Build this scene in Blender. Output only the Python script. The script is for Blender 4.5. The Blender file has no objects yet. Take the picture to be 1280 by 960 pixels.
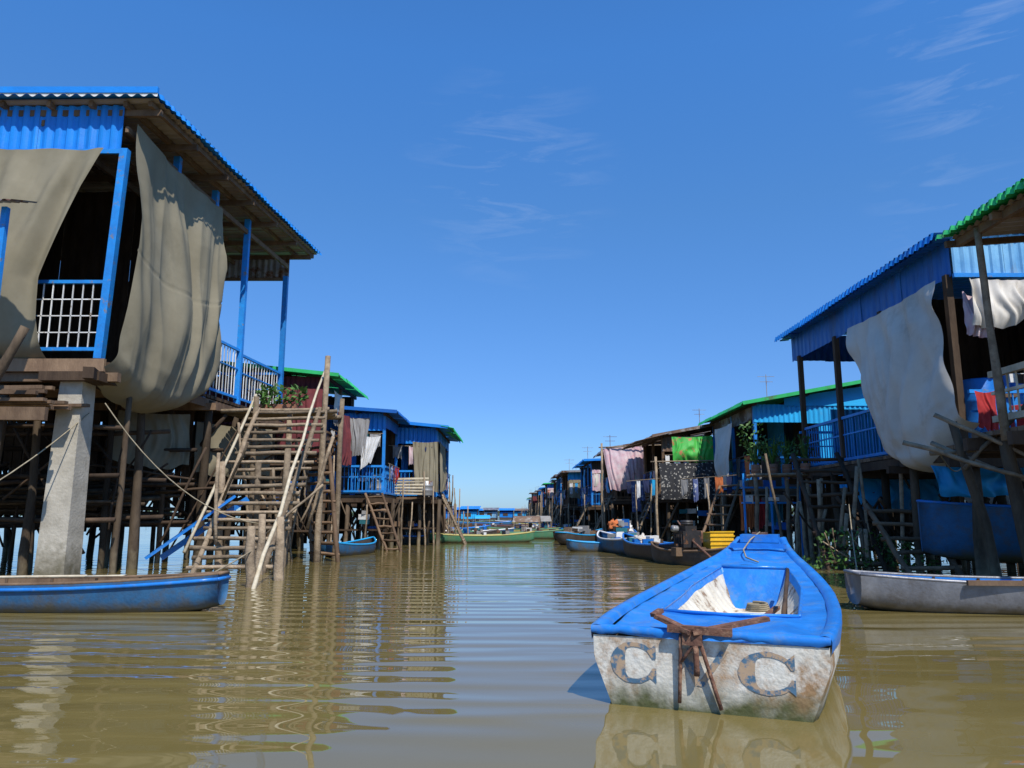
import bpy, math, random
from mathutils import Vector, Matrix, noise
random.seed(7)
R = random.uniform
V = Vector
scene = bpy.context.scene

# ------------------------------------------------------------------ materials
def mat(name, c1, c2=None, scale=3.0, rough=.6, metal=0.0, stretch=(1,1,1), bump=.2, bscale=25.0,
        dirt=None, dirt_amt=0.0, dscale=1.2, island=.25, grime=None, spec=.4, bdist=.02, soft=.07, streak=0):
    m = bpy.data.materials.new(name); m.use_nodes = True
    nt = m.node_tree; N = nt.nodes; L = nt.links
    b = N['Principled BSDF']
    if c2 is None: c2 = tuple(x*.7 for x in c1)
    tc = N.new('ShaderNodeTexCoord'); mp = N.new('ShaderNodeMapping')
    mp.inputs['Scale'].default_value = stretch
    L.new(tc.outputs['Object'], mp.inputs['Vector'])
    n1 = N.new('ShaderNodeTexNoise'); n1.inputs['Scale'].default_value = scale
    n1.inputs['Detail'].default_value = 6; n1.inputs['Roughness'].default_value = .65
    L.new(mp.outputs[0], n1.inputs['Vector'])
    cr = N.new('ShaderNodeValToRGB')
    cr.color_ramp.elements[0].position = .35; cr.color_ramp.elements[0].color = (*c1, 1)
    cr.color_ramp.elements[1].position = .66; cr.color_ramp.elements[1].color = (*c2, 1)
    L.new(n1.outputs['Fac'], cr.inputs['Fac'])
    col = cr.outputs['Color']
    if dirt is not None:
        n2 = N.new('ShaderNodeTexNoise'); n2.inputs['Scale'].default_value = dscale
        n2.inputs['Detail'].default_value = 9; n2.inputs['Roughness'].default_value = .72
        if streak:
            m3 = N.new('ShaderNodeMapping'); m3.inputs['Scale'].default_value = (1,1,1-streak)
            L.new(tc.outputs['Object'], m3.inputs['Vector']); L.new(m3.outputs[0], n2.inputs['Vector'])
        else: L.new(tc.outputs['Object'], n2.inputs['Vector'])
        r2 = N.new('ShaderNodeValToRGB')
        t = .62 - .25*dirt_amt
        r2.color_ramp.elements[0].position = t; r2.color_ramp.elements[0].color = (0,0,0,1)
        r2.color_ramp.elements[1].position = t+soft; r2.color_ramp.elements[1].color = (1,1,1,1)
        L.new(n2.outputs['Fac'], r2.inputs['Fac'])
        mx = N.new('ShaderNodeMixRGB'); L.new(r2.outputs[0], mx.inputs['Fac'])
        L.new(col, mx.inputs['Color1']); mx.inputs['Color2'].default_value = (*dirt, 1)
        col = mx.outputs[0]
    if grime is not None:
        gc, z0, z1 = grime
        sp = N.new('ShaderNodeSeparateXYZ'); L.new(tc.outputs['Object'], sp.inputs[0])
        ad = N.new('ShaderNodeMath'); ad.operation = 'MULTIPLY_ADD'
        n3 = N.new('ShaderNodeTexNoise'); n3.inputs['Scale'].default_value = 7; n3.inputs['Detail'].default_value = 8
        L.new(tc.outputs['Object'], n3.inputs['Vector'])
        L.new(n3.outputs['Fac'], ad.inputs[0]); ad.inputs[1].default_value = -(z1-z0)*1.6
        L.new(sp.outputs['Z'], ad.inputs[2])
        mr = N.new('ShaderNodeMapRange'); L.new(ad.outputs[0], mr.inputs['Value'])
        mr.inputs['From Min'].default_value = z0-(z1-z0)*.8; mr.inputs['From Max'].default_value = z1-(z1-z0)*.8
        mr.inputs['To Min'].default_value = 1; mr.inputs['To Max'].default_value = 0
        mx = N.new('ShaderNodeMixRGB'); L.new(mr.outputs[0], mx.inputs['Fac'])
        L.new(col, mx.inputs['Color1']); mx.inputs['Color2'].default_value = (*gc, 1)
        col = mx.outputs[0]
    if island:
        ge = N.new('ShaderNodeNewGeometry')
        mr = N.new('ShaderNodeMapRange'); L.new(ge.outputs['Random Per Island'], mr.inputs['Value'])
        mr.inputs['To Min'].default_value = 1-island; mr.inputs['To Max'].default_value = 1+island
        vm = N.new('ShaderNodeVectorMath'); vm.operation = 'SCALE'
        L.new(col, vm.inputs[0]); L.new(mr.outputs[0], vm.inputs['Scale'])
        col = vm.outputs[0]
    L.new(col, b.inputs['Base Color'])
    b.inputs['Roughness'].default_value = rough; b.inputs['Metallic'].default_value = metal
    b.inputs['Specular IOR Level'].default_value = spec
    if bump:
        nb = N.new('ShaderNodeTexNoise'); nb.inputs['Scale'].default_value = bscale; nb.inputs['Detail'].default_value = 5
        L.new(mp.outputs[0], nb.inputs['Vector'])
        bp = N.new('ShaderNodeBump'); bp.inputs['Strength'].default_value = bump; bp.inputs['Distance'].default_value = bdist
        L.new(nb.outputs['Fac'], bp.inputs['Height']); L.new(bp.outputs[0], b.inputs['Normal'])
    return m

RUST = (.16,.07,.03); MUD = (.12,.10,.06)
M = {}
M['blue']   = mat('blue_painted_tin', (.015,.25,.74), (.015,.19,.60), 1.5, .42, dirt=(.10,.20,.34), dirt_amt=.22, island=.14, streak=.7, soft=.2)
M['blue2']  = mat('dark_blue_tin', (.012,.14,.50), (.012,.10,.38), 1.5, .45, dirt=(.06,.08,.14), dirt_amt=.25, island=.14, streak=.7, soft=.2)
M['bluewood'] = mat('blue_painted_wood', (.015,.26,.70), (.02,.18,.52), 4, .5, dirt=(.20,.18,.16), dirt_amt=.16, dscale=5, island=.18)
M['lblue']  = mat('faded_blue_tin', (.25,.50,.68), (.14,.36,.58), 2, .4, dirt=(.30,.26,.20), dirt_amt=.35, island=.15, metal=.15, streak=.7, soft=.15)
M['cyan']   = mat('cyan_tin', (.03,.46,.86), (.03,.38,.74), 2, .45, dirt=(.2,.3,.35), dirt_amt=.1, island=.1, soft=.2)
M['green']  = mat('green_tin', (.04,.52,.16), (.03,.40,.11), 2, .45, dirt=(.1,.18,.08), dirt_amt=.1, island=.15)
M['grey']   = mat('galvanised_tin', (.36,.36,.35), (.23,.22,.21), 2.5, .45, metal=.3, dirt=RUST, dirt_amt=.5, island=.25)
M['rusty']  = mat('rusty_tin', (.20,.125,.08), (.12,.072,.045), 3, .7, dirt=(.32,.29,.26), dirt_amt=.45, island=.3)
M['lining'] = mat('tin_underside', (.32,.27,.22), (.22,.17,.135), 1.2, .6, metal=.1, island=.15)
M['white']  = mat('white_paint', (.74,.73,.70), (.62,.60,.55), 4, .5, dirt=(.3,.22,.15), dirt_amt=.15, dscale=6)
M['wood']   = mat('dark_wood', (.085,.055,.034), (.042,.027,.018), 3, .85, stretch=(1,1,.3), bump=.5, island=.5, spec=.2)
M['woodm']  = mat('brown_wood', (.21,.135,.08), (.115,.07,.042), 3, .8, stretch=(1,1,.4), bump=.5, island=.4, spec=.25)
M['stick']  = mat('weathered_sticks', (.33,.25,.165), (.165,.12,.078), 6, .85, bump=.6, island=.45, spec=.2)
M['pale']   = mat('pale_bamboo', (.58,.50,.36), (.42,.34,.22), 5, .7, bump=.3, island=.3)
M['stilt']  = mat('stilt_wood', (.115,.082,.052), (.055,.038,.025), 5, .85, stretch=(1,1,.3), bump=.6, island=.55, grime=((.20,.16,.10),0,.5), spec=.2)
M['concrete'] = mat('concrete_pillar', (.50,.45,.36), (.36,.32,.25), 2.5, .85, bump=.45, bscale=18, dirt=(.17,.14,.10), dirt_amt=.35, island=0, grime=((.15,.13,.08),0,.7), streak=.7, soft=.15)
M['tarp']   = mat('khaki_canvas', (.255,.222,.152), (.20,.172,.114), .9, .85, bump=.12, bscale=90, dirt=(.16,.138,.09), dirt_amt=.25, dscale=.7, island=0, spec=.12, soft=.25)
M['tarpg']  = mat('cream_canvas', (.66,.61,.53), (.54,.49,.42), .9, .85, bump=.12, bscale=80, dirt=(.40,.34,.26), dirt_amt=.25, dscale=1, island=0, spec=.12, soft=.25)
M['tgrey']  = mat('grey_sheet', (.28,.27,.26), (.2,.19,.18), 1.5, .85, island=.1, spec=.1)
M['maroon'] = mat('maroon_cloth', (.18,.035,.035), (.11,.022,.028), 3, .9, island=.1)
M['pink']   = mat('pink_cloth', (.56,.33,.36), (.62,.52,.51), 4, .9, island=.1)
M['red']    = mat('red_cloth', (.42,.03,.025), (.32,.02,.02), 3, .9, island=.2)
M['orange'] = mat('orange_cloth', (.55,.16,.05), (.42,.11,.03), 3, .9, island=.2)
M['wcloth'] = mat('white_cloth', (.70,.69,.67), (.56,.55,.53), 3, .9, island=.1)
M['gtarp']  = mat('green_tarp', (.05,.42,.05), (.06,.34,.05), 3, .6, dirt=(.50,.15,.07), dirt_amt=.25, dscale=4, island=0)
M['btarp']  = mat('blue_tarp', (.02,.36,.66), (.02,.27,.55), 2, .5, island=.05)
M['teal']   = mat('teal_cloth', (.03,.18,.20), (.02,.12,.15), 3, .9, island=.2)
M['navy']   = mat('navy_cloth', (.02,.03,.09), (.015,.02,.05), 3, .9, island=.2)
M['yellow'] = mat('yellow_plastic', (.80,.48,.03), (.70,.40,.02), 3, .4, island=.05)
M['black']  = mat('black_engine', (.02,.02,.02), (.035,.03,.03), 6, .5, dirt=RUST, dirt_amt=.2, dscale=8)
M['rust']   = mat('rusty_iron', (.19,.085,.05), (.10,.05,.035), 9, .85, bump=.6, dirt=(.27,.15,.09), dirt_amt=.4, dscale=14, island=0)
M['leaf']   = mat('leaves', (.07,.16,.025), (.04,.10,.018), 4, .6, bump=0, island=.5)
M['trees']  = mat('distant_foliage', (.07,.11,.05), (.045,.075,.035), .5, .8, bump=0, island=.4)
M['barrel'] = mat('blue_barrel_plastic', (.01,.15,.50), (.01,.12,.42), 3, .4)
M['pot']    = mat('clay_pot', (.30,.14,.08), (.22,.10,.06), 5, .8)
M['rope']   = mat('rope', (.32,.27,.18), (.2,.16,.1), 8, .9)
M['hullw']  = mat('worn_white_hull', (.76,.72,.62), (.62,.56,.45), 5, .6, bump=.4, dirt=(.36,.21,.10), dirt_amt=.60, dscale=3.0, island=0, grime=((.085,.09,.03),.0,.19), soft=.14)
M['boatblue'] = mat('boat_blue_paint', (.02,.22,.66), (.015,.15,.50), 4, .30, bump=.35, bscale=9, dirt=(.13,.22,.34), dirt_amt=.42, dscale=5, island=0, soft=.22)
M['letter'] = mat('faded_blue_lettering', (.06,.13,.20), (.10,.19,.27), 9, .6, bump=.1, dirt=(.46,.32,.20), dirt_amt=.58, dscale=10, island=0)
M['cream']  = mat('cream_boat_floor', (.66,.61,.50), (.48,.42,.32), 5, .7, dirt=(.25,.17,.11), dirt_amt=.35, dscale=5, island=.1)
M['hullb']  = mat('faded_blue_hull', (.03,.14,.29), (.03,.10,.20), 4, .55, bump=.25, dirt=(.09,.09,.085), dirt_amt=.55, dscale=3, island=0, grime=(MUD,0,.16), soft=.2)
M['hullg']  = mat('grey_hull', (.26,.26,.27), (.17,.17,.18), 4, .45, metal=.35, bump=.2, dirt=(.14,.12,.10), dirt_amt=.35, dscale=3, island=0, grime=(MUD,0,.12), soft=.2)
M['hulld']  = mat('dark_hull', (.08,.065,.055), (.05,.04,.035), 4, .6, bump=.3, island=0, grime=(MUD,0,.12))
M['hullgr'] = mat('green_hull', (.05,.22,.12), (.12,.22,.11), 4, .5, island=0, grime=(MUD,0,.12))
M['hully']  = mat('yellow_rim', (.48,.42,.14), (.36,.30,.10), 4, .5, island=0)

def pattern(name, base, dot, scale, thr=.32):
    m = bpy.data.materials.new(name); m.use_nodes = True
    N = m.node_tree.nodes; L = m.node_tree.links; b = N['Principled BSDF']
    tc = N.new('ShaderNodeTexCoord'); vo = N.new('ShaderNodeTexVoronoi'); vo.inputs['Scale'].default_value = scale
    nn = N.new('ShaderNodeTexNoise'); nn.inputs['Scale'].default_value = scale*2.3
    mxv = N.new('ShaderNodeVectorMath'); mxv.operation='MULTIPLY_ADD'; mxv.inputs[1].default_value=(.12,.12,.12)
    L.new(tc.outputs['Object'], nn.inputs['Vector']); L.new(nn.outputs['Color'], mxv.inputs[0]); L.new(tc.outputs['Object'], mxv.inputs[2])
    L.new(mxv.outputs[0], vo.inputs['Vector'])
    cr = N.new('ShaderNodeValToRGB'); cr.color_ramp.elements[0].position = thr; cr.color_ramp.elements[0].color = (*dot,1)
    cr.color_ramp.elements[1].position = thr+.05; cr.color_ramp.elements[1].color = (*base,1)
    L.new(vo.outputs['Distance'], cr.inputs['Fac']); L.new(cr.outputs[0], b.inputs['Base Color'])
    b.inputs['Roughness'].default_value = .9
    return m
M['floral'] = pattern('black_floral_cloth', (.025,.025,.027), (.36,.33,.28), 9, .27)
M['check']  = pattern('blue_check_cloth', (.12,.15,.30), (.5,.5,.52), 6, .3)

# ------------------------------------------------------------------ geometry
class G:
    def __init__(s, name, loc=(0,0,0), rotz=0.0):
        s.name = name; s.T = Matrix.Translation(V(loc)) @ Matrix.Rotation(rotz, 4, 'Z'); s.parts = {}; s.cur = None
    def p(s, name, m, smooth=False):
        if name not in s.parts: s.parts[name] = (m, [], [], smooth)
        s.cur = s.parts[name]; return s
    def add(s, vs, fs):
        _, a, f, _ = s.cur; o = len(a); a.extend([tuple(v) for v in vs]); f.extend([tuple(i+o for i in q) for q in fs])
    def box(s, a, b):
        x0,y0,z0 = a; x1,y1,z1 = b
        s.add([(x0,y0,z0),(x1,y0,z0),(x1,y1,z0),(x0,y1,z0),(x0,y0,z1),(x1,y0,z1),(x1,y1,z1),(x0,y1,z1)],
              [(0,3,2,1),(4,5,6,7),(0,1,5,4),(1,2,6,5),(2,3,7,6),(3,0,4,7)]); return s
    def beam(s, p, q, w, h=None):
        p = V(p); q = V(q); h = h or w; d = (q-p).normalized()
        up = V((0,0,1)) if abs(d.z) < .9 else V((0,1,0))
        a = d.cross(up).normalized()*w/2; b = a.cross(d).normalized()*h/2
        s.add([p-a-b,p+a-b,p+a+b,p-a+b,q-a-b,q+a-b,q+a+b,q-a+b],
              [(0,1,2,3),(7,6,5,4),(0,4,5,1),(1,5,6,2),(2,6,7,3),(3,7,4,0)]); return s
    def pole(s, p, q, r, r2=None, n=7, seg=4, wob=.0):
        p = V(p); q = V(q); r2 = r if r2 is None else r2
        d = (q-p); d.normalize()
        up = V((0,0,1)) if abs(d.z) < .9 else V((0,1,0))
        a = d.cross(up).normalized(); b = a.cross(d).normalized()
        vs = []; fs = []
        for i in range(seg+1):
            t = i/seg; c = p.lerp(q, t)
            if 0 < i < seg: c = c + a*R(-wob,wob) + b*R(-wob,wob)
            rr = r*(1-t)+r2*t
            for k in range(n):
                an = 2*math.pi*k/n; rj = rr*(1+R(-.12,.12)*(wob>0))
                vs.append(c + a*math.cos(an)*rj + b*math.sin(an)*rj)
        for i in range(seg):
            for k in range(n):
                k2 = (k+1) % n
                fs.append((i*n+k, i*n+k2, (i+1)*n+k2, (i+1)*n+k))
        fs.append(tuple(range(n-1,-1,-1))); fs.append(tuple(seg*n+k for k in range(n)))
        s.add(vs, fs); return s
    def path(s, pts, r, n=8):
        pts = [V(p) for p in pts]; vs = []; fs = []
        for i,c in enumerate(pts):
            d = (pts[min(i+1,len(pts)-1)]-pts[max(i-1,0)]).normalized()
            up = V((0,0,1)) if abs(d.z) < .9 else V((0,1,0))
            a = d.cross(up).normalized(); b = a.cross(d).normalized()
            for k in range(n):
                an = 2*math.pi*k/n; vs.append(c+a*math.cos(an)*r+b*math.sin(an)*r)
        for i in range(len(pts)-1):
            for k in range(n):
                k2=(k+1)%n; fs.append((i*n+k,i*n+k2,(i+1)*n+k2,(i+1)*n+k))
        fs.append(tuple(range(n-1,-1,-1))); fs.append(tuple((len(pts)-1)*n+k for k in range(n)))
        s.add(vs, fs); return s
    def rope(s, a, b, sag, r=.012):
        a=V(a); b=V(b); s.p('rope',M['rope'],True)
        return s.path([a.lerp(b,i/12)-V((0,0,sag*4*(i/12)*(1-i/12))) for i in range(13)], r, 5)
    def corr(s, o, U, W, amp=.022, pitch=.16, panel=.95, jit=.025):
        o=V(o);U=V(U);W=V(W); lu=U.length; n=U.cross(W).normalized(); u=U.normalized(); w=W.normalized()
        np_=max(1,round(lu/panel)); pw=lu/np_
        for k in range(np_):
            m=max(4,int(pw/pitch*6)); off=n*R(-.010,.010); j0=R(-jit,jit); j1=R(-jit,jit)
            vs=[]
            for i in range(m+1):
                x=k*pw+pw*i/m; h=amp*math.sin(2*math.pi*x/pitch)
                h=max(-amp*.75,min(amp*.75,h*1.3))
                a=o+u*x+n*h+off
                vs.append(a-w*j0); vs.append(a+W*.5+n*R(-.003,.003)); vs.append(a+W+w*j1)
            fs=[]
            for i in range(m):
                for q in (0,1): fs.append((i*3+q,(i+1)*3+q,(i+1)*3+q+1,i*3+q+1))
            s.add(vs,fs)
        return s
    def grid(s, fn, nu, nv):
        vs=[fn(i/nu,j/nv) for i in range(nu+1) for j in range(nv+1)]
        fs=[(i*(nv+1)+j,(i+1)*(nv+1)+j,(i+1)*(nv+1)+j+1,i*(nv+1)+j+1) for i in range(nu) for j in range(nv)]
        s.add(vs,fs); return s
    def drape(s, t0,t1,b0,b1, out, folds=8, amp=.06, bulge=0., sag=0., nu=70, nv=26, seed=0):
        t0,t1,b0,b1,out=V(t0),V(t1),V(b0),V(b1),V(out).normalized()
        def fn(u,v):
            p=t0.lerp(t1,u).lerp(b0.lerp(b1,u),v)
            ns=noise.noise(V((u*3+seed,v*1.3,seed*1.7)))
            ph=2*math.pi*(folds*u+.9*ns+.25*math.sin(v*3+seed))
            f=math.sin(ph)*.45+math.sin(ph*1.73+seed)*.25+noise.noise(V((u*folds*2.2+seed,v*2.5,3)))*.9
            f*=(.45+.3*min(1,v*3)+.6*noise.noise(V((u*2,seed,v*2))))
            p=p+out*(amp*f+bulge*math.sin(math.pi*min(1,v**1.5))*(.35+.65*math.sin(math.pi*u)))
            p.z-=sag*math.sin(math.pi*u)*v + .04*math.sin(math.pi*u)*(1-v)
            p.z+=.09*noise.noise(V((u*6,seed,0)))*v
            return p
        s.grid(fn,nu,nv); return s
    def rail(s, p, q, h, fm, bm, sp=.14, mid=True, rt=.035):
        p=V(p);q=V(q);up=V((0,0,h)); n=max(2,int((q-p).length/sp))
        s.p('rail_frame',fm); s.beam(p+up,q+up,rt*2); s.beam(p+V((0,0,.08)),q+V((0,0,.08)),rt*2)
        if mid: s.beam(p+up*.62,q+up*.62,rt)
        s.p('rail_bars',bm)
        for i in range(1,n):
            a=p.lerp(q,i/n)+(q-p).normalized()*R(-.015,.015); s.beam(a+V((0,0,.08)),a+up,.022)
        return s
    def ladder(s, bl, br, tl, tr, n, m, r=.045, part='ladder', over=.12):
        bl,br,tl,tr=V(bl),V(br),V(tl),V(tr)
        s.p(part,m,True)
        s.pole(bl,tl,r*1.2,wob=r*.4,seg=5); s.pole(br,tr,r*1.2,wob=r*.4,seg=5)
        for i in range(n):
            t=(i+.5)/n; a=bl.lerp(tl,t); b=br.lerp(tr,t); d=(b-a)
            s.pole(a-d*R(.02,over)+V((0,0,R(-.03,.03))),b+d*R(.02,over)+V((0,0,R(-.03,.03))),r*R(.75,1.1),r*R(.7,1),wob=r*.35)
        return s
    def barrel(s, c, r, h, m, part='barrel'):
        s.p(part,m,True); x,y,z=c; prof=[(0,.96),(.05,1),(.33,1),(.35,1.03),(.37,1),(.65,1),(.67,1.03),(.69,1),(.97,.98),(1,.9)]
        n=18; vs=[];fs=[]
        for t,k in prof:
            for i in range(n):
                a=2*math.pi*i/n; vs.append((x+r*k*math.cos(a),y+r*k*math.sin(a),z+h*t))
        for j in range(len(prof)-1):
            for i in range(n): fs.append((j*n+i,j*n+(i+1)%n,(j+1)*n+(i+1)%n,(j+1)*n+i))
        fs.append(tuple((len(prof)-1)*n+i for i in range(n))); s.add(vs,fs); return s
    def sack(s, c, rad, m, part='bundle', seed=0):
        s.p(part,m,True); c=V(c)
        def fn(u,v):
            a=2*math.pi*u; th=math.pi*v; d=V((math.cos(a)*math.sin(th),math.sin(a)*math.sin(th),math.cos(th)))
            k=1+.7*noise.noise(d*2.2+V((seed,0,0)))+.3*noise.noise(d*6+V((seed,0,0)))
            return c+V((d.x*rad[0]*k,d.y*rad[1]*k,max(-.4,d.z)*rad[2]*k))
        s.grid(fn,22,14); return s
    def laundry(s, p, q, n, mats, h=(.4,.8), out=(0,-1,0)):
        p=V(p);q=V(q); L_=(q-p); t=0.01
        for k in range(n):
            w=R(.06,.8/n); t0=(k+R(0,.25))/n; t1=min(1,t0+R(.45,.75)/n); hh=R(*h); c=random.choice(mats)
            a=p+L_*t0; b=p+L_*t1
            s.p('laundry_'+c,M[c],True).drape(a,b,a+L_*.02/n-V((0,0,hh)),b-L_*.03/n-V((0,0,hh*R(.8,1.05))),out,2,.04,.03,seed=R(0,40),nu=12,nv=8)
        s.p('laundry_line',M['stick']).beam(p,q,.02); return s
    def crates(s, c, ext, n, seed=0):
        for k in range(n):
            m=random.choice(['woodm','wood','grey','barrel','white','tgrey','rusty','teal']); s.p('crate_'+m,M[m])
            x=c[0]+R(-ext[0],ext[0]); y=c[1]+R(-ext[1],ext[1]); z=c[2]+R(0,ext[2]); a=R(.08,.22); b=R(.08,.2); h=R(.08,.25)
            s.beam((x-a,y-b*R(-.5,.5),z),(x+a,y+b*R(-.5,.5),z+R(-.02,.02)),b,h)
        return s
    def leaves(s, c, rad, n, m, size=.12, part='foliage'):
        s.p(part,m); c=V(c)
        for _ in range(n):
            d=V((R(-1,1),R(-1,1),R(-1,1)))
            if d.length>1: d.normalize()
            p=c+V((d.x*rad[0],d.y*rad[1],d.z*rad[2]))
            a=V((R(-1,1),R(-1,1),R(-.6,1))).normalized()*size*R(.6,1.4); b=a.cross(V((R(-1,1),R(-1,1),R(-1,1)))).normalized()*size*.28
            s.add([p,p+a*.5+b,p+a,p+a*.5-b],[(0,1,2,3)])
        return s
    def done(s):
        e=bpy.data.objects.new(s.name,None); scene.collection.objects.link(e); e.matrix_world=s.T; e.empty_display_size=.3
        for nm,(m,vs,fs,sm) in s.parts.items():
            if not vs: continue
            me=bpy.data.meshes.new(nm); me.from_pydata(vs,[],fs); me.materials.append(m); me.update()
            if sm: me.shade_smooth()
            o=bpy.data.objects.new(nm,me); scene.collection.objects.link(o); o.parent=e
        return e

def single(name, m, build, smooth=False):
    g=G(name); g.p(name,m,smooth); build(g)
    _,vs,fs,_=g.parts[name]; me=bpy.data.meshes.new(name); me.from_pydata(vs,[],fs); me.materials.append(m); me.update()
    if smooth: me.shade_smooth()
    o=bpy.data.objects.new(name,me); scene.collection.objects.link(o); return o

# ------------------------------------------------------------------ water
def water_mat():
    m=bpy.data.materials.new('muddy_water'); m.use_nodes=True; N=m.node_tree.nodes; L=m.node_tree.links; b=N['Principled BSDF']
    tc=N.new('ShaderNodeTexCoord')
    def nz(sc,stretch,det,rot=0,dist=0):
        mp=N.new('ShaderNodeMapping'); mp.inputs['Scale'].default_value=stretch; mp.inputs['Rotation'].default_value=(0,0,rot)
        L.new(tc.outputs['Object'],mp.inputs['Vector'])
        n=N.new('ShaderNodeTexNoise'); n.inputs['Scale'].default_value=sc; n.inputs['Detail'].default_value=det
        n.inputs['Distortion'].default_value=dist
        L.new(mp.outputs[0],n.inputs['Vector']); return n
    c=nz(.25,(1,1,1),4); cr=N.new('ShaderNodeValToRGB')
    cr.color_ramp.elements[0].position=.3; cr.color_ramp.elements[0].color=(.150,.114,.036,1)
    cr.color_ramp.elements[1].position=.7; cr.color_ramp.elements[1].color=(.185,.142,.050,1)
    L.new(c.outputs['Fac'],cr.inputs[0]); L.new(cr.outputs[0],b.inputs['Base Color'])
    b.inputs['Roughness'].default_value=.015; b.inputs['IOR'].default_value=1.40
    def bump(src,dist,prev=None):
        bp=N.new('ShaderNodeBump'); bp.inputs['Strength'].default_value=1; bp.inputs['Distance'].default_value=dist
        L.new(src,bp.inputs['Height'])
        if prev: L.new(prev.outputs[0],bp.inputs['Normal'])
        return bp
    def mul(a_,b_):
        mu=N.new('ShaderNodeMath'); mu.operation='MULTIPLY'; L.new(a_,mu.inputs[0]); L.new(b_,mu.inputs[1]); return mu.outputs[0]
    def msk(n,a_,b_):
        mr=N.new('ShaderNodeMapRange'); L.new(n.outputs['Fac'],mr.inputs['Value']); mr.inputs['From Min'].default_value=a_; mr.inputs['From Max'].default_value=b_; return mr.outputs[0]
    a=nz(1.1,(.4,1.3,1),1,.06,.5); a2=nz(3.0,(.35,1.5,1),2,-.08,.5)
    m1=msk(nz(.13,(1,.5,1),2),.42,.62); m2=msk(nz(.10,(1,.7,1),1,.7),.36,.58)
    wv=N.new('ShaderNodeTexWave'); wv.wave_type='RINGS'; wv.rings_direction='SPHERICAL'; wv.wave_profile='SIN'
    wv.inputs['Scale'].default_value=.75; wv.inputs['Distortion'].default_value=2.6; wv.inputs['Detail'].default_value=2; wv.inputs['Detail Scale'].default_value=.5
    mp=N.new('ShaderNodeMapping'); mp.inputs['Location'].default_value=(-1.0,-31,0); mp.inputs['Scale'].default_value=(.6,1,1); L.new(tc.outputs['Object'],mp.inputs['Vector']); L.new(mp.outputs[0],wv.inputs['Vector'])
    b1=bump(a.outputs['Fac'],.022); b2=bump(mul(a2.outputs['Fac'],m1),.016,b1); b3=bump(mul(wv.outputs['Fac'],m2),.005,b2)
    L.new(b3.outputs[0],b.inputs['Normal'])
    return m
M['water']=water_mat()
single('water',M['water'],lambda g:g.add([(-3000,-200,0),(3000,-200,0),(3000,6000,0),(-3000,6000,0)],[(0,1,2,3)]))

def ridge(x,y,z):
    n=noise.noise(V((x,y,z))); return (1-abs(n)*2.2)
# ------------------------------------------------------------------ big house, left
SX=lambda y:-9.56+.084*y
g=G('stilt_house')
g.p('roof',M['blue']).corr((-7.53,14.7,10.04),(.95,10.0,0),(-10,0,-.12),amp=.03,pitch=.22)
g.p('roof_eave',M['blue']).corr((-7.52,14.7,10.04),(.95,10.0,0),(.03,0,-.10),amp=.022,pitch=.22)
g.p('roof_lining',M['lining']).corr((-7.62,14.8,9.955),(.95,9.85,0),(-9.8,0,-.12),amp=.03,pitch=.22)
g.p('roof_purlins',M['woodm'])
for off in (.22,.75,1.5,2.4,3.4,4.6,6): g.beam((-7.53-off,14.85,9.86),(-6.6-off,24.6,9.86),.09,.12)
for y in (15.05,16.6,18.2,19.8,21.4,23,24.3): g.beam((SX(y)+.72,y,9.74),(SX(y)-8.5,y,9.7),.09,.14)
g.p('roof_trim_white',M['white'])
def trim(u,v):
    x=-7.5-10.2*u; return V((x,14.64,9.985-(.05+.035*math.sin(x*24))*v))
g.grid(trim,400,1)
g.p('roof_trim_blue',M['blue']).box((-17.7,14.62,9.98),(-7.5,14.70,10.12))
g.p('gable_panel',M['blue']).corr((-17.5,15.0,8.82),(9.15,0,0),(0,0,1.06),amp=.03,pitch=.24)
g.p('gable_board',M['bluewood']).beam((-17.5,14.93,8.80),(-8.25,14.93,8.80),.05,.1)
g.p('end_panel',M['grey']).corr((-10.0,24.3,8.95),(2.5,0,0),(0,0,.8),amp=.02,pitch=.2)
g.p('end_frame',M['woodm']).beam((-10,24.25,8.95),(-7.5,24.25,8.95),.07,.1)
g.p('posts',M['bluewood'])
g.beam((-8.38,14.95,4.3),(-8.24,14.95,8.85),.16)
for y in (17.1,19.05,21.06,24.1):
    g.beam((SX(y),y,4.1),(SX(y),y,9.75 if y<24 else 9.0),.15)
g.beam((-10,24.1,4.1),(-10,24.1,8.95),.13)
g.p('side_tie',M['woodm'])
g.beam((SX(15)+.02,15,9.35),(SX(24.2)+.02,24.2,9.35),.07,.13)
g.beam((SX(15)-1.8,15,9.5),(SX(24.2)-1.8,24.2,9.5),.07,.13)
g.p('floor',M['wood'])
y=15.0
while y<24.4:
    g.box((-17.5,y,4.16),(SX(y)+.12,y+.19,4.24)); y+=.205
g.p('floor_beams',M['woodm'])
g.beam((SX(14.9)+.05,14.9,4.02),(SX(24.4)+.05,24.4,4.02),.1,.22)
for y in (15,17,19.2,21.5,24): g.beam((-17.5,y-.02,3.92),(SX(y)+.35,y-.02,3.92),.14,.18)
g.beam((-17.5,14.86,4.15),(-8.2,14.86,4.15),.08,.26)
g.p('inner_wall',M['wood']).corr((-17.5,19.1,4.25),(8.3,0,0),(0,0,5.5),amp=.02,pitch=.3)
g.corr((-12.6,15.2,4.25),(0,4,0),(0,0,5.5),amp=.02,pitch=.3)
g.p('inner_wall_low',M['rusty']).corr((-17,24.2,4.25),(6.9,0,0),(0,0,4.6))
g.rail((-10.9,14.95,4.42),(-8.42,14.95,4.42),1.5,M['bluewood'],M['white'],.2,False)
g.p('rail_cross',M['white'])
for z in (4.85,5.2,5.55): g.beam((-10.9,14.95,z),(-8.42,14.95,z),.022)
g.rail((SX(19.1),19.1,4.35),(SX(21),21,4.35),1.45,M['bluewood'],M['bluewood'],.17)
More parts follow.
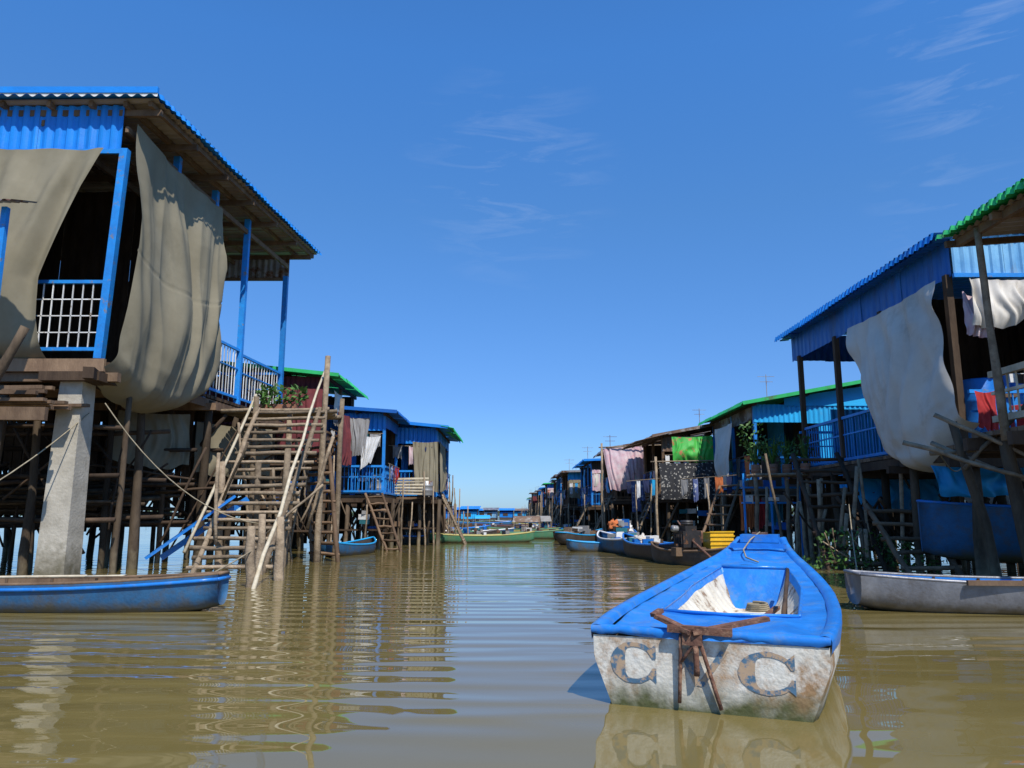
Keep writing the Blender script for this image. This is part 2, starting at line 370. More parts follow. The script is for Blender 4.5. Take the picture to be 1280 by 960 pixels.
g.rail((SX(21.2),21.2,4.35),(SX(24),24,4.35),1.35,M['bluewood'],M['wcloth'],.19)
g.rail((-10,24.1,4.35),(-7.6,24.1,4.35),1.35,M['bluewood'],M['bluewood'],.19)
def big(u,v):
    y=15.05+4.0*u; x=SX(y)+.10
    top=9.50-.25*u-.12*math.sin(math.pi*u)-.05*math.sin(math.pi*u*4)**2; bot=3.72+.35*u-.75*math.sin(math.pi*min(1,u*1.02))**.8
    z=top+(bot-top)*v
    uu=u+(.28-u)*.45*(1-v)**1.4
    up=min(1,v*4)
    w_=noise.noise(V((u*1.6,v*1.3,1)))
    ph=2*math.pi*(4.3*uu+1.3*w_)
    f1=math.sin(ph)*.6+.4*ridge(uu*5+.6*w_,v*.5,5)
    f2=ridge(uu*11+.8*noise.noise(V((u*3,v*2,4))),v*.8,11)
    env=.22+.78*max(0,1-v*1.05)**.8
    patch=.5+.9*max(0,noise.noise(V((u*3,v*1.2,44)))+.3)
    x+=up*env*(.26*f1*patch+.07*f2)+.02*f2
    x+=.42*math.sin(math.pi*(v**1.7))*math.sin(math.pi*(.12+.8*u))+.10
    lo=max(0,(v-.6)/.4)
    x+=.06*lo*ridge(u*2.0+v,v*9+5*(u-.5)**2,21)
    x+=.05*noise.noise(V((u*4,v*4,60)))
    if v>.88:
        c=(v-.88)/.12; x-=.55*c**1.8; z+=.30*c*c
    yy=y-.25*v*(1-u)*.9
    if abs(v-.5)<.008: x-=.018
    return V((x,yy,z))
g.p('canvas_curtain_side',M['tarp'],True).grid(big,170,120)
def front(u,v):
    xr=-8.6-.95*min(1,(v/.62))**.9+ (.14 if v>.8 else 0)*(v-.8)*5
    xl=-12.2
    x=xl+(xr-xl)*u
    top=8.80-.05*math.sin(u*math.pi*3)**2; bot=4.15+.9*max(0,1-u*1.35)
    z=top+(bot-top)*v
    uu=u+(1.0-u)*.25*v
    w_=noise.noise(V((u*2,v,8)))
    f=math.sin(2*math.pi*(4.5*uu+1.1*w_-.5*v))*.6+.5*ridge(uu*6+.6*w_,v*.6,3); f2=noise.noise(V((uu*14,v*1.2,2)))
    up=min(1,.25+v*4)
    y=14.78-up*(.13*f+.05*f2)*(1.1-.8*v)-.5*math.sin(math.pi*v**1.5)*(.3+.7*math.sin(math.pi*min(1,u)))
    if v>.9: y+=.4*((v-.9)/.1)**2
    return V((x,y,z))
g.p('canvas_curtain_front',M['tarp'],True).grid(front,130,80)
g.p('lower_tarp',M['tarp'],True).drape((-8.3,19.7,3.6),(-6.9,21.6,3.6),(-8.3,19.6,2.3),(-6.9,21.5,2.25),(.8,-.6,0),5,.06,.1,.1,seed=4)
g.p('lower_tarp_2',M['tarp'],True).drape((-9.6,18.2,3.7),(-8.2,19.0,3.7),(-9.6,18,2.5),(-8.1,18.9,2.4),(.6,-.8,0),5,.08,.1,.15,seed=9)
g.p('stilts',M['stilt'],True)
for y in (15.6,17.2,19.1,21,22.6,24.2):
    for x in (-.05,-1.2,-2.4,-3.6,-5,-6.8,-8.5):
        if R(0,1)<.08: continue
        xx=SX(y)+x+R(-.3,.3); yy=y+R(-.4,.4)
        g.pole((xx,yy,-.8),(xx+R(-.15,.15),yy,4.1),R(.06,.13),R(.05,.10),wob=.04)
g.p('braces',M['wood'],True)
for _ in range(95):
    y=R(15.5,24.3); x=SX(y)-R(0,8); g.pole((x,y,R(0,2.4)),(x+R(-2.4,2.4),y+R(-.7,.7),R(1.6,3.9)),R(.022,.055),wob=.03)
for y in (15.5,17.3,18.6,20,21.5,23,24.4):
    for z in (1.0,1.9,2.9): g.pole((-17,y,z+R(-.2,.2)),(SX(y)+.2,y,z+R(-.2,.2)),.05,wob=.04,seg=7)
g.p('understorey_shade_boards',M['wood'])  # gappy board backdrop, added to darken the space behind the stilts
for i in range(50):
    x=-18+i*.21
    if R(0,1)<.2: continue
    g.box((x,24.8,R(.5,1.7)),(x+.19,24.84,4.1))
g.p('under_floor_shade_boards',M['wood'])  # second board row, added to deepen the shade below the floor
for i in range(30):
    x=-16+i*.25
    if R(0,1)<.4: continue
    g.box((x,20.0,R(1.5,2.6)),(x+.22,20.04,3.9))
g.p('stored_timber',M['stilt'],True)
for i in range(30): 
    z=R(1.25,1.75); yy=R(16.5,20); g.pole((-14,yy,z),(SX(yy)-R(.2,2),yy+R(-.4,.4),z+R(-.2,.2)),R(.03,.06),wob=.03)
g.p('concrete_pillar',M['concrete'])
def pill(a,b,wa,wb):
    (x,y,z),(x2,y2,z2)=a,b
    g.add([(x-wa,y-wa,z),(x+wa,y-wa,z),(x+wa,y+wa,z),(x-wa,y+wa,z),(x2-wb,y2-wb,z2),(x2+wb,y2-wb,z2),(x2+wb,y2+wb,z2),(x2-wb,y2+wb,z2)],
          [(4,5,6,7),(0,1,5,4),(1,2,6,5),(2,3,7,6),(3,0,4,7)])
pill((-8.83,15.0,-.8),(-8.78,15,3.8),.30,.23)
g.p('pillar_cap',M['wood']).box((-9.35,14.6,3.8),(-8.15,15.4,3.98))
g.beam((-8.2,14.3,3.9),(-8.9,16.5,3.9),.2,.22)
g.p('landing_planks',M['woodm'])
for i in range(9):
    z=3.25+R(-.03,.03); g.beam((-14,13.7+i*.14,z),(-8.55+R(-.35,.25),13.75+i*.14,z+R(-.05,.05)),.13,.06)
for i in range(4): g.beam((-12,13.6+i*.2,3.42+.05*i),(-8.9+R(-.4,.4),14.0+i*.2,3.5+.04*i+R(-.08,.08)),.12,.07)
g.beam((-14,13.62,3.05),(-8.5,13.62,3.0),.1,.24)
g.p('landing_posts',M['stilt'],True)
for x in (-9.5,-11.3): g.pole((x,13.8,-.8),(x,13.8,3.1),.10,wob=.02)
g.pole((-9.5,13.3,3.1),(-8.85,13.3,4.55),.09,.08,wob=.02)
g.p('lean_to_roof',M['grey']).corr((-12,12.7,6.75),(3.05,0,0),(0,.7,.25),amp=.02)
g.p('lean_to_post',M['bluewood']).beam((-9.25,13,3.4),(-9.25,13,6.72),.1)
g.p('blue_plank',M['boatblue']).beam((-7.9,16.6,.25),(-6.35,17.4,1.6),.34,.05)
g.p('blue_plank_2',M['boatblue']).beam((-7.7,16.9,.25),(-6.15,17.7,1.55),.1,.12)
g.rope((-8.2,15,3.4),(-5.1,15.5,1.0),.5); g.rope((-8.5,15,3.2),(-9.8,10.4,.4),.4)
g.done()

g=G('stick_ladder')
g.p('deck_sticks',M['stick'],True)
for i in range(14): g.pole((-7.6,19.5+i*.13,3.86+R(-.02,.02)),(-4.75+R(-.15,.1),19.45+i*.13,3.88+R(-.02,.02)),.055,wob=.02)
g.ladder((-6.6,15.8,-.2),(-5.15,15.8,-.2),(-6.6,19.4,3.9),(-5.0,19.4,3.9),21,M['stick'],.05,'main_ladder',.2)
g.p('side_poles',M['stick'],True)
for (x,y,h) in ((-4.35,12.9,1.0),(-4.25,14.2,1.15),(-5.1,15.5,1.2),(-6.65,19.3,4.2),(-4.9,19.4,5.3),(-4.85,21,4.4),(-5.3,17.6,2.7),(-6.7,17.6,2.4),(-5.95,17.8,2.4),(-5.8,19.6,3.9)):
    g.pole((x,y,-.8),(x+R(-.06,.06),y,h),R(.075,.12),.07,wob=.03)
g.p('pale_handrail',M['pale'],True)
g.pole((-4.15,12.2,-.3),(-5.1,20.2,5.1),.04,.03,wob=.05,seg=7)
g.pole((-6.9,16.2,.4),(-6.75,19.6,4.3),.035,wob=.03)
g.p('cross_sticks',M['stick'],True)
for _ in range(16):
    y=R(15.2,20.8); x=R(-6.6,-4.9); g.pole((x,y,R(-.2,1.6)),(x+R(-1.2,1.2),y+R(-.7,.7),R(1.2,3.6)),R(.025,.045),wob=.03)
g.ladder((-5.15,20.0,-.2),(-4.35,19.4,-.2),(-5.95,21.6,3.2),(-5.15,21,3.2),13,M['woodm'],.05,'side_ladder')
g.rope((-4.35,12.9,.6),(-5.1,11.2,.02),.05)
g.done()
g=G('potted_plant'); 
g.p('planter',M['pot']).box((-6.9,20.3,3.95),(-5.9,20.6,4.15)); g.leaves((-6.3,20.4,4.35),(.75,.35,.3),260,M['leaf'],.16); g.leaves((-6.7,20.4,4.15),(.4,.3,.35),90,M['leaf'],.16); g.done()

# ------------------------------------------------------------------ generic stilt house
CL=['maroon','pink','tgrey','wcloth','tarpg','check','btarp','teal','tarp','navy']
GAR=['maroon','red','wcloth','tarpg','teal','navy','orange','tgrey','pink','check','btarp','navy','tgrey']
def house(xe,xb,y0,y1,zf,ze,roof,wall,face=None,rise=.45,cloths=2,ladder=True,lod=0,porch=1.1,rail='bluewood',under=True,fascia=None,laun=True):
    g=G('stilt_house'); s=1 if xb>xe else -1; face=face or wall
    eo=xe-s*.45
    U=(0,(y1-y0)+.7,0)
    pt=.17 if lod==0 else .3
    g.p('roof',M[roof]).corr((eo,y0-.35,ze),U,((xb-eo),0,rise),pitch=pt,amp=.025)
    g.p('roof_eave',M[roof]).corr((eo-s*.01,y0-.35,ze+.04),U,(-s*.06,0,-.13),pitch=pt,amp=.02)
    g.p('roof_verge',M[roof]).beam((eo,y0-.36,ze),(xb,y0-.36,ze+rise),.03,.12)
    g.p('rafters',M['wood'])
    for i in range(4): 
        x=xe+(xb-xe)*i/3; g.beam((x,y0-.3,ze+rise*abs(x-eo)/abs(xb-eo)-.09),(x,y1+.3,ze+rise*abs(x-eo)/abs(xb-eo)-.09),.08,.1)
    g.p('gable_front',M[face]).corr((min(xe,xb),y0,ze-.62),(abs(xb-xe),0,0),(0,0,.62),pitch=pt)
    if fascia: g.p('side_fascia',M[fascia]).corr((xe,y0,ze-.5),(0,y1-y0,0),(0,0,.48),pitch=pt)
    g.p('floor',M['woodm']).box((min(xe,xb),y0,zf-.09),(max(xe,xb),y1,zf))
    g.p('floor_joists',M['wood'])
    for i in range(5):
        y=y0+(y1-y0)*i/4; g.beam((xe-s*.2,y,zf-.18),(xb,y,zf-.18),.1,.14)
    xp=xe+s*porch
    g.p('wall_front',M[wall]).corr((min(xp,xb),y0+.04,zf),(abs(xb-xp),0,0),(0,0,ze-zf-.55),pitch=pt)
    if lod==0 or R(0,1)<.5:
        xw=xp+s*abs(xb-xp)*.25; g.p('window_frame',M[rail]).box((min(xw,xw+s*.8),y0-.03,zf+.9),(max(xw,xw+s*.8),y0+.0,zf+1.75)); g.p('window_dark',M['wood']).box((min(xw,xw+s*.66)+.05,y0-.045,zf+.97),(max(xw,xw+s*.66)+.05,y0-.035,zf+1.68))
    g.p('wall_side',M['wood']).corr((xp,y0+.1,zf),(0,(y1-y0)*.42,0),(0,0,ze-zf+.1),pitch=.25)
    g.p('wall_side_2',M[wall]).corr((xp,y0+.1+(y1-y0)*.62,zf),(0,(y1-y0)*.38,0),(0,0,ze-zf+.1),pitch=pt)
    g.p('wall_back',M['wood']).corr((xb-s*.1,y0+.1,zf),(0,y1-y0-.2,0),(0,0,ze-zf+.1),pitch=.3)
    g.corr((min(xe,xb),y1-.05,zf),(abs(xb-xe),0,0),(0,0,ze-zf),pitch=.3)
    g.p('porch_posts',M[rail])
    n=max(2,int((y1-y0)/2)+1)
    for i in range(n):
        y=y0+.05+(y1-y0-.1)*i/(n-1); g.beam((xe+s*.04,y,zf),(xe+s*.04,y,ze-.02),.1)
    g.rail((xe,y0+.1,zf),(xe,y1-.1,zf),1.0,M[rail],M[rail],.22 if lod else .15)
    g.rail((xe+s*.1,y0,zf),(xp-s*.02,y0,zf),1.0,M[rail],M[rail],.15)
    g.p('stilts',M['stilt'],True)
    for i in range(n+1):
        for k in range(5 if lod==0 else 3):
            y=y0+.1+(y1-y0-.2)*i/n+R(-.15,.15); x=xe+(xb-xe)*(k/(4.2 if lod==0 else 3.2))+R(-.2,.2)
            g.pole((x,y,-.7),(x+R(-.1,.1),y,zf-.1),R(.05,.09),seg=3,wob=.03,n=6)
    if under:
        g.p('under_clutter',M['stilt'],True)
        for _ in range(28 if lod==0 else 12):
            y=R(y0-.2,y1); x=xe+s*R(-.2,3.5); g.pole((x,y,R(-.2,.6)),(x+R(-1,1),y+R(-1,1),R(zf*.5,zf)),R(.022,.045),seg=2,n=5,wob=.02)
        g.p('under_boards',M['wood'])
        x=min(xe,xb)+.4
        while x<max(xe,xb):
            if R(0,1)<.8: g.box((x,y1-.4,R(-.1,.5)),(x+.24,y1-.36,zf-.1))
            x+=.27
        g.crates((xe+s*1.0,y0+.3,.7),(.9,.5,zf-1.2),7 if lod==0 else 3)
        g.p('low_shelf',M['wood']).box((min(xe,xe+s*2),y0,.62),(max(xe,xe+s*2),y0+.8,.67))
    g.crates((xe+s*porch*.6,y0+.4,zf+.1),(porch*.35,.3,.8),6 if lod==0 else 3)
    for i in range(cloths):
        c=random.choice(CL); y=R(y0+.3,y1-1.3); w=R(.7,1.4); h=R(.7,1.5); zt=random.choice([ze-.35,zf+1.15])
        g.p('hanging_cloth_%d'%i,M[c],True).drape((xe-s*.08,y,zt),(xe-s*.08,y+w,zt),(xe-s*.1,y+.05,zt-h),(xe-s*.1,y+w-.05,zt-h*R(.8,1)),(-s,0,0),4,.05,.05,seed=i+xe,nu=24,nv=10)
    if laun:
        g.laundry((xe-s*.12,y0+.2,zf+1.12),(xe-s*.12,y1-.2,zf+1.1),5 if lod==0 else 4,GAR,(.35,.8),(-s,0,0))
        if R(0,1)<.7: g.laundry((xe+s*.05,y0-.1,ze-.75),(xe+s*max(1.2,porch),y0-.1,ze-.7),3,GAR,(.4,.9))
    if cloths and R(0,1)<.6:
        c=random.choice(CL); w=min(porch*.9,1.1)
        g.p('hanging_cloth_front',M[c],True).drape((xe+s*.05,y0-.05,ze-.5),(xe+s*w,y0-.05,ze-.5),(xe+s*.05,y0-.08,ze-1.7),(xe+s*w,y0-.08,ze-1.8),(0,-1,0),4,.05,.05,seed=i+3,nu=24,nv=10)
    if ladder:
        y=R(y0+.5,y1-1.4)
        g.ladder((xe-s*1.2,y,-.3),(xe-s*1.2,y+.7,-.3),(xe-s*.05,y,zf+.2),(xe-s*.05,y+.7,zf+.2),8,M['stick'],.04)
    if R(0,1)<.7: g.barrel((xe+s*.5,y0+R(.4,1.5),zf),.28,.8,M[random.choice(['barrel','grey','pot','grey'])])
    g.p('mooring_poles',M['stick'],True)
    for _ in range(5):
        x=xe-s*R(.2,1.6); y=R(y0,y1); g.pole((x,y,-.6),(x+R(-.15,.15),y+R(-.1,.1),R(.7,zf+1.2)),.04,.025,wob=.03,n=5)
    if lod and R(0,1)<.6:
        g.p('aerial',M['grey'])
        x=xe+s*R(.3,2); y=R(y0,y1); h=ze+R(1,2.2); g.beam((x,y,ze),(x,y,h),.03); g.beam((x-.4,y,h-.1),(x+.4,y,h-.1),.02); g.beam((x-.3,y,h-.35),(x+.3,y,h-.35),.02)
    return g

g=house(-6.2,-10.5,24.9,29.2,2.9,5.75,'green','maroon',rise=.5,cloths=1,rail='woodm',ladder=False)
g.p('maroon_hanging',M['maroon'],True).drape((-7.9,24.6,5.4),(-6.2,24.7,5.3),(-7.7,24.5,3.3),(-6.3,24.6,3.2),(0,-1,0),6,.08,.1,seed=2)
g.p('maroon_hanging_2',M['maroon'],True).drape((-5.85,25.0,4.6),(-5.75,26.4,4.6),(-5.8,25.1,2.9),(-5.6,26.3,2.8),(1,0,0),5,.08,.1,seed=5)
g.done()
g=house(-4.5,-7.5,26.6,29.6,1.85,4.75,'blue2','blue',rise=.25,cloths=0,fascia='blue2',ladder=False,porch=1.6)
g.p('grey_curtain',M['tgrey'],True).drape((-6.0,26.4,4.6),(-5.0,26.4,4.55),(-5.7,26.3,3.2),(-5.2,26.3,3.2),(0,-1,0),5,.06,.05,seed=3)
g.p('white_curtain',M['wcloth'],True).drape((-5.2,26.35,3.9),(-4.6,26.35,3.9),(-5.3,26.3,2.7),(-4.9,26.3,3.0),(0,-1,0),5,.06,.05,seed=7)
g.rail((-6.1,26.5,1.9),(-4.5,26.5,1.9),.95,M['bluewood'],M['bluewood'],.12)
g.ladder((-4.0,25.3,-.3),(-3.5,25.0,-.3),(-5.1,26.4,1.9),(-4.5,26.3,1.9),9,M['woodm'],.04,'stairs')
g.done()
g=house(-2.95,-5.6,29.6,35,1.85,4.55,'blue','blue',rise=.3,cloths=0,fascia='blue',porch=1.9)
g.p('green_eave',M['green']).corr((-2.30,29.2,4.5),(0,5.6,0),(-.5,0,.10)); g.corr((-2.29,29.2,4.53),(0,5.6,0),(.04,0,-.12))
g.p('brown_curtain',M['tarp'],True).drape((-3.9,29.5,4.0),(-2.9,29.5,4.0),(-3.75,29.4,2.3),(-2.85,29.4,2.0),(0,-1,0),5,.07,.08,seed=11)
g.p('side_curtain',M['tarp'],True).drape((-2.85,29.6,4.0),(-2.85,32,4.0),(-2.8,29.6,2.0),(-2.8,31.6,2.2),(1,0,0),7,.07,.08,seed=12)
g.barrel((-3.3,29.3,1.9),.25,.55,M['grey'],'cooking_pot')
g.p('planks',M['pale'])
for i in range(6): g.beam((-5.2,29.2-.05*i,2.0+i*.1),(-3.2,29.1,1.95+i*.12),.04,.07)
g.done()

# ------------------------------------------------------------------ right: big blue house
g=G('stilt_house')
X=8.6
g.p('roof',M['blue']).corr((8.24,13.95,6.6),(0,8.9,0),(5.5,0,.3),amp=.035,pitch=.2)
g.p('roof_eave',M['blue']).corr((8.23,13.95,6.62),(0,8.9,0),(-.05,0,-.16),amp=.03,pitch=.2)
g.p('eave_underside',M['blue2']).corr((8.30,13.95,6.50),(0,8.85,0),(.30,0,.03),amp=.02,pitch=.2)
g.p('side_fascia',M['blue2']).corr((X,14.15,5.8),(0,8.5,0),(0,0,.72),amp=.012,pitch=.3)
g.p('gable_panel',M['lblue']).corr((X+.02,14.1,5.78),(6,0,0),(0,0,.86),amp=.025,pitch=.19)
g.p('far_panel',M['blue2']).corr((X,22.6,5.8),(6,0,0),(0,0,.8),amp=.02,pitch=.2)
g.p('posts',M['wood'])
for y in (14.3,17,19.5,22): g.beam((X,y,2.4),(X,y,5.85),.13)
for x in (10.3,12): g.beam((x,14.3,2.4),(x,14.3,5.8),.12)
g.p('gable_board',M['bluewood']).beam((X-.02,14.05,5.77),(14.5,14.05,5.77),.06,.08)
g.p('floor',M['woodm'])
y=14.0
while y<22.7: g.box((8.45,y,2.42),(15,y+.18,2.5)); y+=.2
g.p('floor_beams',M['wood'])
g.beam((8.5,13.9,2.3),(8.5,22.8,2.3),.12,.2)
for y in (14.2,16.5,18.7,20.7,22.5): g.beam((8.2,y,2.15),(15,y,2.15),.12,.16)
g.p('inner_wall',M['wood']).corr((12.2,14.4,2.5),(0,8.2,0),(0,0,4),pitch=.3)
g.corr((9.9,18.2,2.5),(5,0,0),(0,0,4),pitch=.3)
g.p('inner_wall_blue',M['blue2']).corr((10.0,15.4,2.5),(2.1,0,0),(0,0,1.6),pitch=.2)
g.p('back_blue',M['btarp']).corr((9.6,22.5,2.5),(4,0,0),(0,0,1.8),pitch=.2)
g.rail((X,16.9,2.5),(X,22,2.5),1.15,M['bluewood'],M['bluewood'],.16)
g.rail((X,22.4,2.5),(9.9,22.4,2.5),1.1,M['bluewood'],M['woodm'],.2)
g.rail((X+.1,14.15,2.5),(10.6,14.15,2.5),1.0,M['woodm'],M['woodm'],.2)
def rc(u,v):
    yt=18.35-3.95*u; yb=16.7-2.75*u
    k=v**1.25
    y=yt+(yb-yt)*k; top=5.78-.05*math.sin(u*math.pi)
    bot=2.42-.5*math.sin(math.pi*min(1,u*1.1+.05))+.55*max(0,u-.7)*2
    z=top+(bot-top)*v
    uu=u+(.6-u)*.25*v
    up=min(1,.2+v*4)
    w_=noise.noise(V((u*2,v*1.5,31)))
    f=math.sin(2*math.pi*(4.6*uu+1.2*w_+.3*v))*.6+.5*ridge(uu*6+.6*w_,v*.6,17); f2=ridge(uu*13,v*1.1,6)
    x=8.44-up*(.17*f+.05*f2)*(1.1-.75*v)-.32*math.sin(math.pi*v**1.6)*(.25+.75*math.sin(math.pi*u))
    x-=.05*max(0,v-.6)/.4*ridge(u*2.5,v*9,33)+.04*noise.noise(V((u*4,v*4,70)))
    if v>.9: x+=.35*((v-.9)/.1)**2; z+=.12*((v-.9)/.1)**2
    return V((x,y,z))
g.p('canvas_curtain',M['tarpg'],True).grid(rc,130,90)
g.p('front_cloth',M['tarpg'],True).drape((8.85,14.0,5.7),(10.3,14.0,5.7),(8.8,13.95,4.75),(10.2,13.95,5.2),(0,-1,0),5,.1,.15,.25,seed=21)
g.p('front_cloth_2',M['pink'],True).drape((8.8,14.2,5.5),(9.5,14.2,5.2),(8.75,14.1,4.6),(9.2,14.1,4.5),(0,-1,0),3,.1,.1,seed=22)
g.barrel((9.35,14.9,2.5),.33,1.35,M['barrel'])
g.barrel((10.1,14.7,2.5),.3,.8,M['red'],'red_tub')
g.p('red_basket',M['red'],True).drape((8.75,14.05,3.5),(9.15,14.05,3.5),(8.75,14.0,2.8),(9.1,14.0,2.7),(0,-1,0),2,.06,.05,seed=2)
g.crates((9.8,15,2.7),(.9,.3,1.2),12)
g.p('shelf',M['bluewood']).box((9.6,14.7,2.5),(10.6,15.0,3.5))
g.p('stilts',M['stilt'],True)
for y in (14.4,16.2,18,20,22.3):
    for x in (8.65,10.3,12,14):
        xx=x+R(-.2,.2); g.pole((xx,y,-.7),(xx+R(-.15,.15),y,2.3),R(.08,.14),.09,wob=.04)
g.p('braces',M['wood'],True)
for _ in range(50):
    y=R(14,22); x=R(8.4,13); g.pole((x,y,R(-.1,.9)),(x+R(-1.5,1.5),y+R(-1,1),R(1.2,2.3)),R(.025,.055),wob=.03)
g.p('under_boards',M['wood'])
for i in range(30):
    if R(0,1)<.75: g.box((8.6+i*.22,22.9,R(-.1,.5)),(8.79+i*.22,22.94,2.3))
g.p('under_blue_sheets',M['btarp'],True)
g.drape((8.7,19.2,2.1),(11.3,19.2,2.1),(8.7,19.1,1.3),(11.3,19.1,1.25),(0,-1,0),5,.1,.1,seed=40)
g.drape((8.3,15.0,2.15),(10.4,14.6,2.1),(8.4,14.9,1.55),(10.3,14.5,1.5),(0,-1,0),5,.1,.1,seed=44)
g.p('under_cloths',M['wcloth'],True).drape((10.2,17.2,1.9),(11.3,17.2,1.9),(10.2,17.1,1.5),(11.3,17.1,1.3),(0,-1,0),5,.1,.1,seed=41)
g.ladder((6.9,16.6,-.3),(7.9,16.1,-.3),(7.2,19.3,2.7),(8.2,19.0,2.7),10,M['wood'],.05)
g.ladder((8.0,15.2,-.3),(8.9,15.0,-.3),(7.8,16.8,1.4),(8.8,16.6,1.4),6,M['woodm'],.05,'low_steps')
g.p('mooring_poles',M['stick'],True)
for _ in range(18):
    x=R(6.6,8.6);y=R(16.5,21); g.pole((x,y,-.6),(x+R(-.5,.5),y+R(-.2,.2),R(.8,3.0)),R(.03,.055),wob=.04,n=6)
g.rope((8.6,14.3,2.2),(7.0,12.4,2.3),.3); g.rope((7.3,16.5,1.4),(4.6,10.2,.35),.5)
g.done()
g=G('potted_plant')
for (x,y) in ((8.75,15.7),(8.8,16.4),(10.9,14.3)):
    g.barrel((x,y,2.5),.14,.26,M['pot'],'pots'); g.leaves((x,y,3.1),(.28,.28,.35),80,M['leaf'],.12)
g.done()
g=G('waterside_bush')
g.p('stems',M['stick'],True)
for i in range(8): g.pole((7.5+R(-.5,.8),17+R(-.3,.3),-.2),(7.5+R(-.7,1),17+R(-.3,.3),R(.5,1.0)),.015,wob=.02,n=5)
g.leaves((7.6,17,.45),(.9,.4,.45),420,M['leaf'],.10); g.leaves((8.6,16.4,.3),(.6,.4,.35),260,M['leaf'],.10); g.leaves((7.0,16.8,.15),(.9,.5,.15),160,M['leaf'],.10); g.done()

g=G('stilt_house')
g.p('roof',M['green']).corr((7.2,7.2,5.82),(0,4.9,0),(5,0,.45),amp=.045,pitch=.2)
g.p('roof_eave',M['green']).corr((7.19,7.2,5.84),(0,4.9,0),(-.04,0,-.12),amp=.04,pitch=.2)
g.p('roof_lining',M['lining']).corr((7.32,7.3,5.74),(0,4.7,0),(4.8,0,.45),amp=.03,pitch=.2)
g.p('eave_beams',M['woodm'])
g.beam((7.45,7.3,5.66),(7.45,12.0,5.66),.08,.14)
for y in (8,9.4,10.8,12): g.beam((7.25,y,5.64),(12,y,6.0),.07,.1)
g.p('posts',M['stick'],True)
g.pole((7.5,11.4,2.3),(7.42,11.4,5.7),.065,.055,wob=.01); g.pole((7.5,8.4,2.3),(7.5,8.4,5.7),.07)
g.p('floor',M['woodm'])
y=7.4
while y<12.2: g.box((7.55,y,2.42),(12,y+.17,2.49)); y+=.19
g.rail((7.7,9.9,2.6),(7.7,11.9,2.6),.8,M['pale'],M['pale'],.2,rt=.05)
g.p('floor_beams',M['wood'])
for y in (8,9.5,11,12.1): g.beam((7.3,y,2.3),(12,y,2.3),.12,.2)
g.p('walls',M['rusty']).corr((9.4,7.6,2.5),(0,4.3,0),(0,0,3.4))
g.p('sloping_sticks',M['stick'],True)
for a,b in (((6.4,12.3,2.35),(7.9,11.4,1.7)),((7.2,12.9,2.4),(8.2,11.6,1.6)),((6.9,12.2,2.8),(8.2,11.5,1.9)),((7.3,12.2,1.9),(8.2,11.6,3.1)),((7.0,12.6,2.2),(8.4,12.5,2.35))):
    g.pole(a,b,.04,.03,wob=.03)
g.p('stilts',M['stilt'],True)
for x in (7.8,9.2,10.8):
    for y in (8.6,10,11.8): g.pole((x+.25,y,-.7),(x-.05,y,2.4),.13,.1,wob=.04)
g.pole((8.0,12.4,-.6),(7.3,12.4,2.7),.09,.07,wob=.05)
g.done()

# ------------------------------------------------------------------ right bank continuing
g=house(8.15,13.5,25.2,30.4,2.05,4.85,'green','cyan',face='cyan',rise=1.05,cloths=0,rail='bluewood',porch=2.2,ladder=False,fascia='rusty')
g.p('upper_gable',M['cyan']).add([(9.2,25.16,4.80),(13.4,25.16,4.80),(13.4,25.16,5.7),(9.2,25.16,5.05)],[(0,1,2,3)])
g.p('white_curtain',M['tarpg'],True).drape((7.7,26.2,4.35),(7.7,28.4,4.35),(7.6,26.3,2.1),(7.6,27.6,2.3),(-1,0,0),6,.1,.25,.1,seed=51)
g.p('dark_shelf',M['wood']).box((8.3,25.0,2.1),(8.9,25.15,3.1))
g.p('orange_clothes',M['orange'],True).drape((7.0,23.4,1.75),(7.45,23.4,1.75),(7.0,23.35,.7),(7.4,23.35,.8),(0,-1,0),4,.06,seed=52)
g.p('red_clothes',M['red'],True).drape((7.5,23.4,1.7),(7.8,23.4,1.7),(7.5,23.35,.7),(7.8,23.35,.9),(0,-1,0),3,.06,seed=53)
g.p('teal_clothes',M['teal'],True).drape((7.85,23.4,1.7),(8.3,23.4,1.7),(7.85,23.35,.9),(8.3,23.35,1),(0,-1,0),3,.06,seed=54)
g.p('clothes_line',M['stick'],True).pole((6.6,23.4,1.78),(8.8,23.4,1.75),.02)
g.p('blue_shelf',M['bluewood'])
for z in (1.5,1.95): g.box((6.9,22.6,z),(8.6,22.9,z+.05))
for x in (6.9,7.7,8.55): g.beam((x,22.6,-.5),(x,22.6,2.4),.05)
g.crates((7.7,22.75,2.08),(.8,.08,.02),6); g.crates((7.7,22.75,1.62),(.8,.08,.02),6)
g.laundry((5.9,26.5,2.4),(7.6,25.6,2.5),5,GAR,(.4,.8))
g.ladder((5.6,24,-.3),(6.2,23.6,-.3),(7.2,26,2.3),(7.7,25.6,2.3),8,M['woodm'],.04)
g.done()
g=G('potted_plant')
for i,(x,y) in enumerate(((7.6,22.0),(8.05,22.1),(7.2,22.3),(8.4,21.6))):
    g.barrel((x,y,2.35),.14,.28,M['pot'],'pots')
    g.p('blades',M['leaf'])
    for _ in range(14):
        a=R(0,6.28); l=R(.5,1.0); d=V((math.cos(a)*R(.05,.4),math.sin(a)*.3,l)); p=V((x,y,2.6)); w=V((-math.sin(a),math.cos(a),0))*.03
        g.add([p-w,p+w,p+d*.6+w,p+d,p+d*.6-w],[(0,1,2,3,4)])
    g.leaves((x,y,3.0),(.35,.35,.4),70,M['leaf'],.12)
g.leaves((7.1,22.3,3.5),(.4,.3,.4),90,M['leaf'],.12)
g.p('plant_shelf',M['stick'],True)
for i in range(5): g.pole((6.9,21.6+i*.16,2.3),(8.7,21.6+i*.16,2.3),.04,wob=.02)
